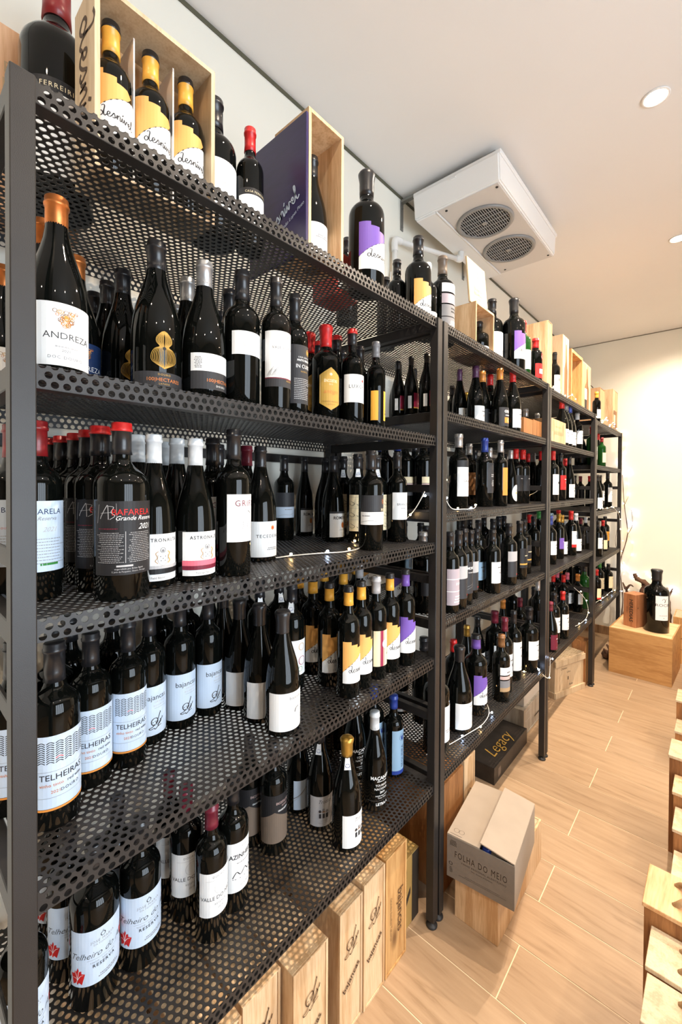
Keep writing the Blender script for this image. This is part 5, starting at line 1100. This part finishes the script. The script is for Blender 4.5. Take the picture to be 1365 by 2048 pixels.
fairy('fairy light string lying across the bottom shelf of farthest rack', [(.48, 4.10, .555), (.49, 4.40, .545), (.50, 4.70, .545), (.545, 4.95, .50), (.60, 5.02, .52)], .12)
FW = [(.51, 2.073), (.537, 1.961), (.508, 1.872), (.492, 1.771), (.54, 1.674), (.558, 1.564), (.547, 1.453), (.531, 1.362), (.599, 1.275), (.6, 1.16), (.555, 1.087), (.606, .976), (.591, .85), (.538, .712), (.602, .641), (.67, .60), (.711, .68), (.763, .65), (.918, .554), (1.05, .50), (1.3, .48)]
fw = thing('fairy_lights', 'fairy light curtain string hanging down the far wall', 'string lights')
link('cable', tube_me('cable', spline([(x, 5.095, z) for x, z in FW], 5), .0013, wire, 5), fw)
for i, (x, z) in enumerate(FW): link('led_bulb', LEDM[1 if i % 5 in (3, 4) else 0], fw, (x+.008*(-1)**i, 5.085, z)).scale = (1.5,)*3
# twigs and vine stumps
bark = pm('vine_bark', (.10, .05, .028), .9, var=.4, vscale=25, bump=.9, bscale=80)
def twig(name, label, cat, pts, rad, subs=()):
    o = thing(name, label, cat); n = len(spline(pts, 5)); link('stem', tube_me('stem', spline(pts, 5), [rad*(1-.6*i/n)*(1+.25*math.sin(i*2.3)) for i in range(n)], bark, 8), o)
    for s in subs: m_ = len(spline(s, 5)); link('branch', tube_me('branch', spline(s, 5), [rad*.55*(1-.7*i/m_) for i in range(m_)], bark, 6), o)
twig('bare_twig', 'thin bare twig standing against the far wall behind the lights', 'branch', [(.50, 5.06, .02), (.53, 5.07, .4), (.50, 5.08, .75), (.56, 5.08, 1.05), (.53, 5.085, 1.35), (.51, 5.085, 1.65)], .006, [[(.50, 5.08, .8), (.46, 5.08, .95), (.47, 5.085, 1.1)], [(.56, 5.08, 1.05), (.60, 5.08, 1.15), (.59, 5.085, 1.3)], [(.53, 5.085, 1.35), (.57, 5.085, 1.45)]])
twig('vine_stump', 'gnarled vine stump rising behind the reddish box', 'stump', [(.70, 4.98, .02), (.73, 4.96, .3), (.70, 4.97, .5), (.74, 4.95, .60), (.66, 4.95, .645), (.64, 4.95, .69)], .038, [[(.70, 4.96, .58), (.80, 4.95, .60), (.83, 4.95, .58)]])
twig('vine_stump', 'slim twisted vine stump between last rack and plywood crate', 'stump', [(.60, 4.90, .005), (.57, 4.92, .25), (.59, 4.93, .45), (.57, 4.92, .56)], .022, [[(.575, 4.92, .53), (.61, 4.90, .585), (.64, 4.89, .575)], [(.57, 4.92, .54), (.55, 4.91, .60)]])
twig('vine_stump', 'small dark vine twig peeking past the giant bottle', 'stump', [(.91, 4.93, .02), (.915, 4.94, .3), (.905, 4.93, .5), (.89, 4.92, .6)], .018, [[(.905, 4.93, .52), (.935, 4.92, .60)], [(.905, 4.93, .5), (.87, 4.93, .57)]])
twig('vine_root', 'knotty vine root lying on the floor beside the plywood crate', 'root', [(.50, 4.42, .03), (.53, 4.35, .05), (.55, 4.40, .10), (.53, 4.45, .15)], .034, [[(.54, 4.40, .08), (.50, 4.46, .10)], [(.52, 4.36, .05), (.50, 4.33, .10)]])
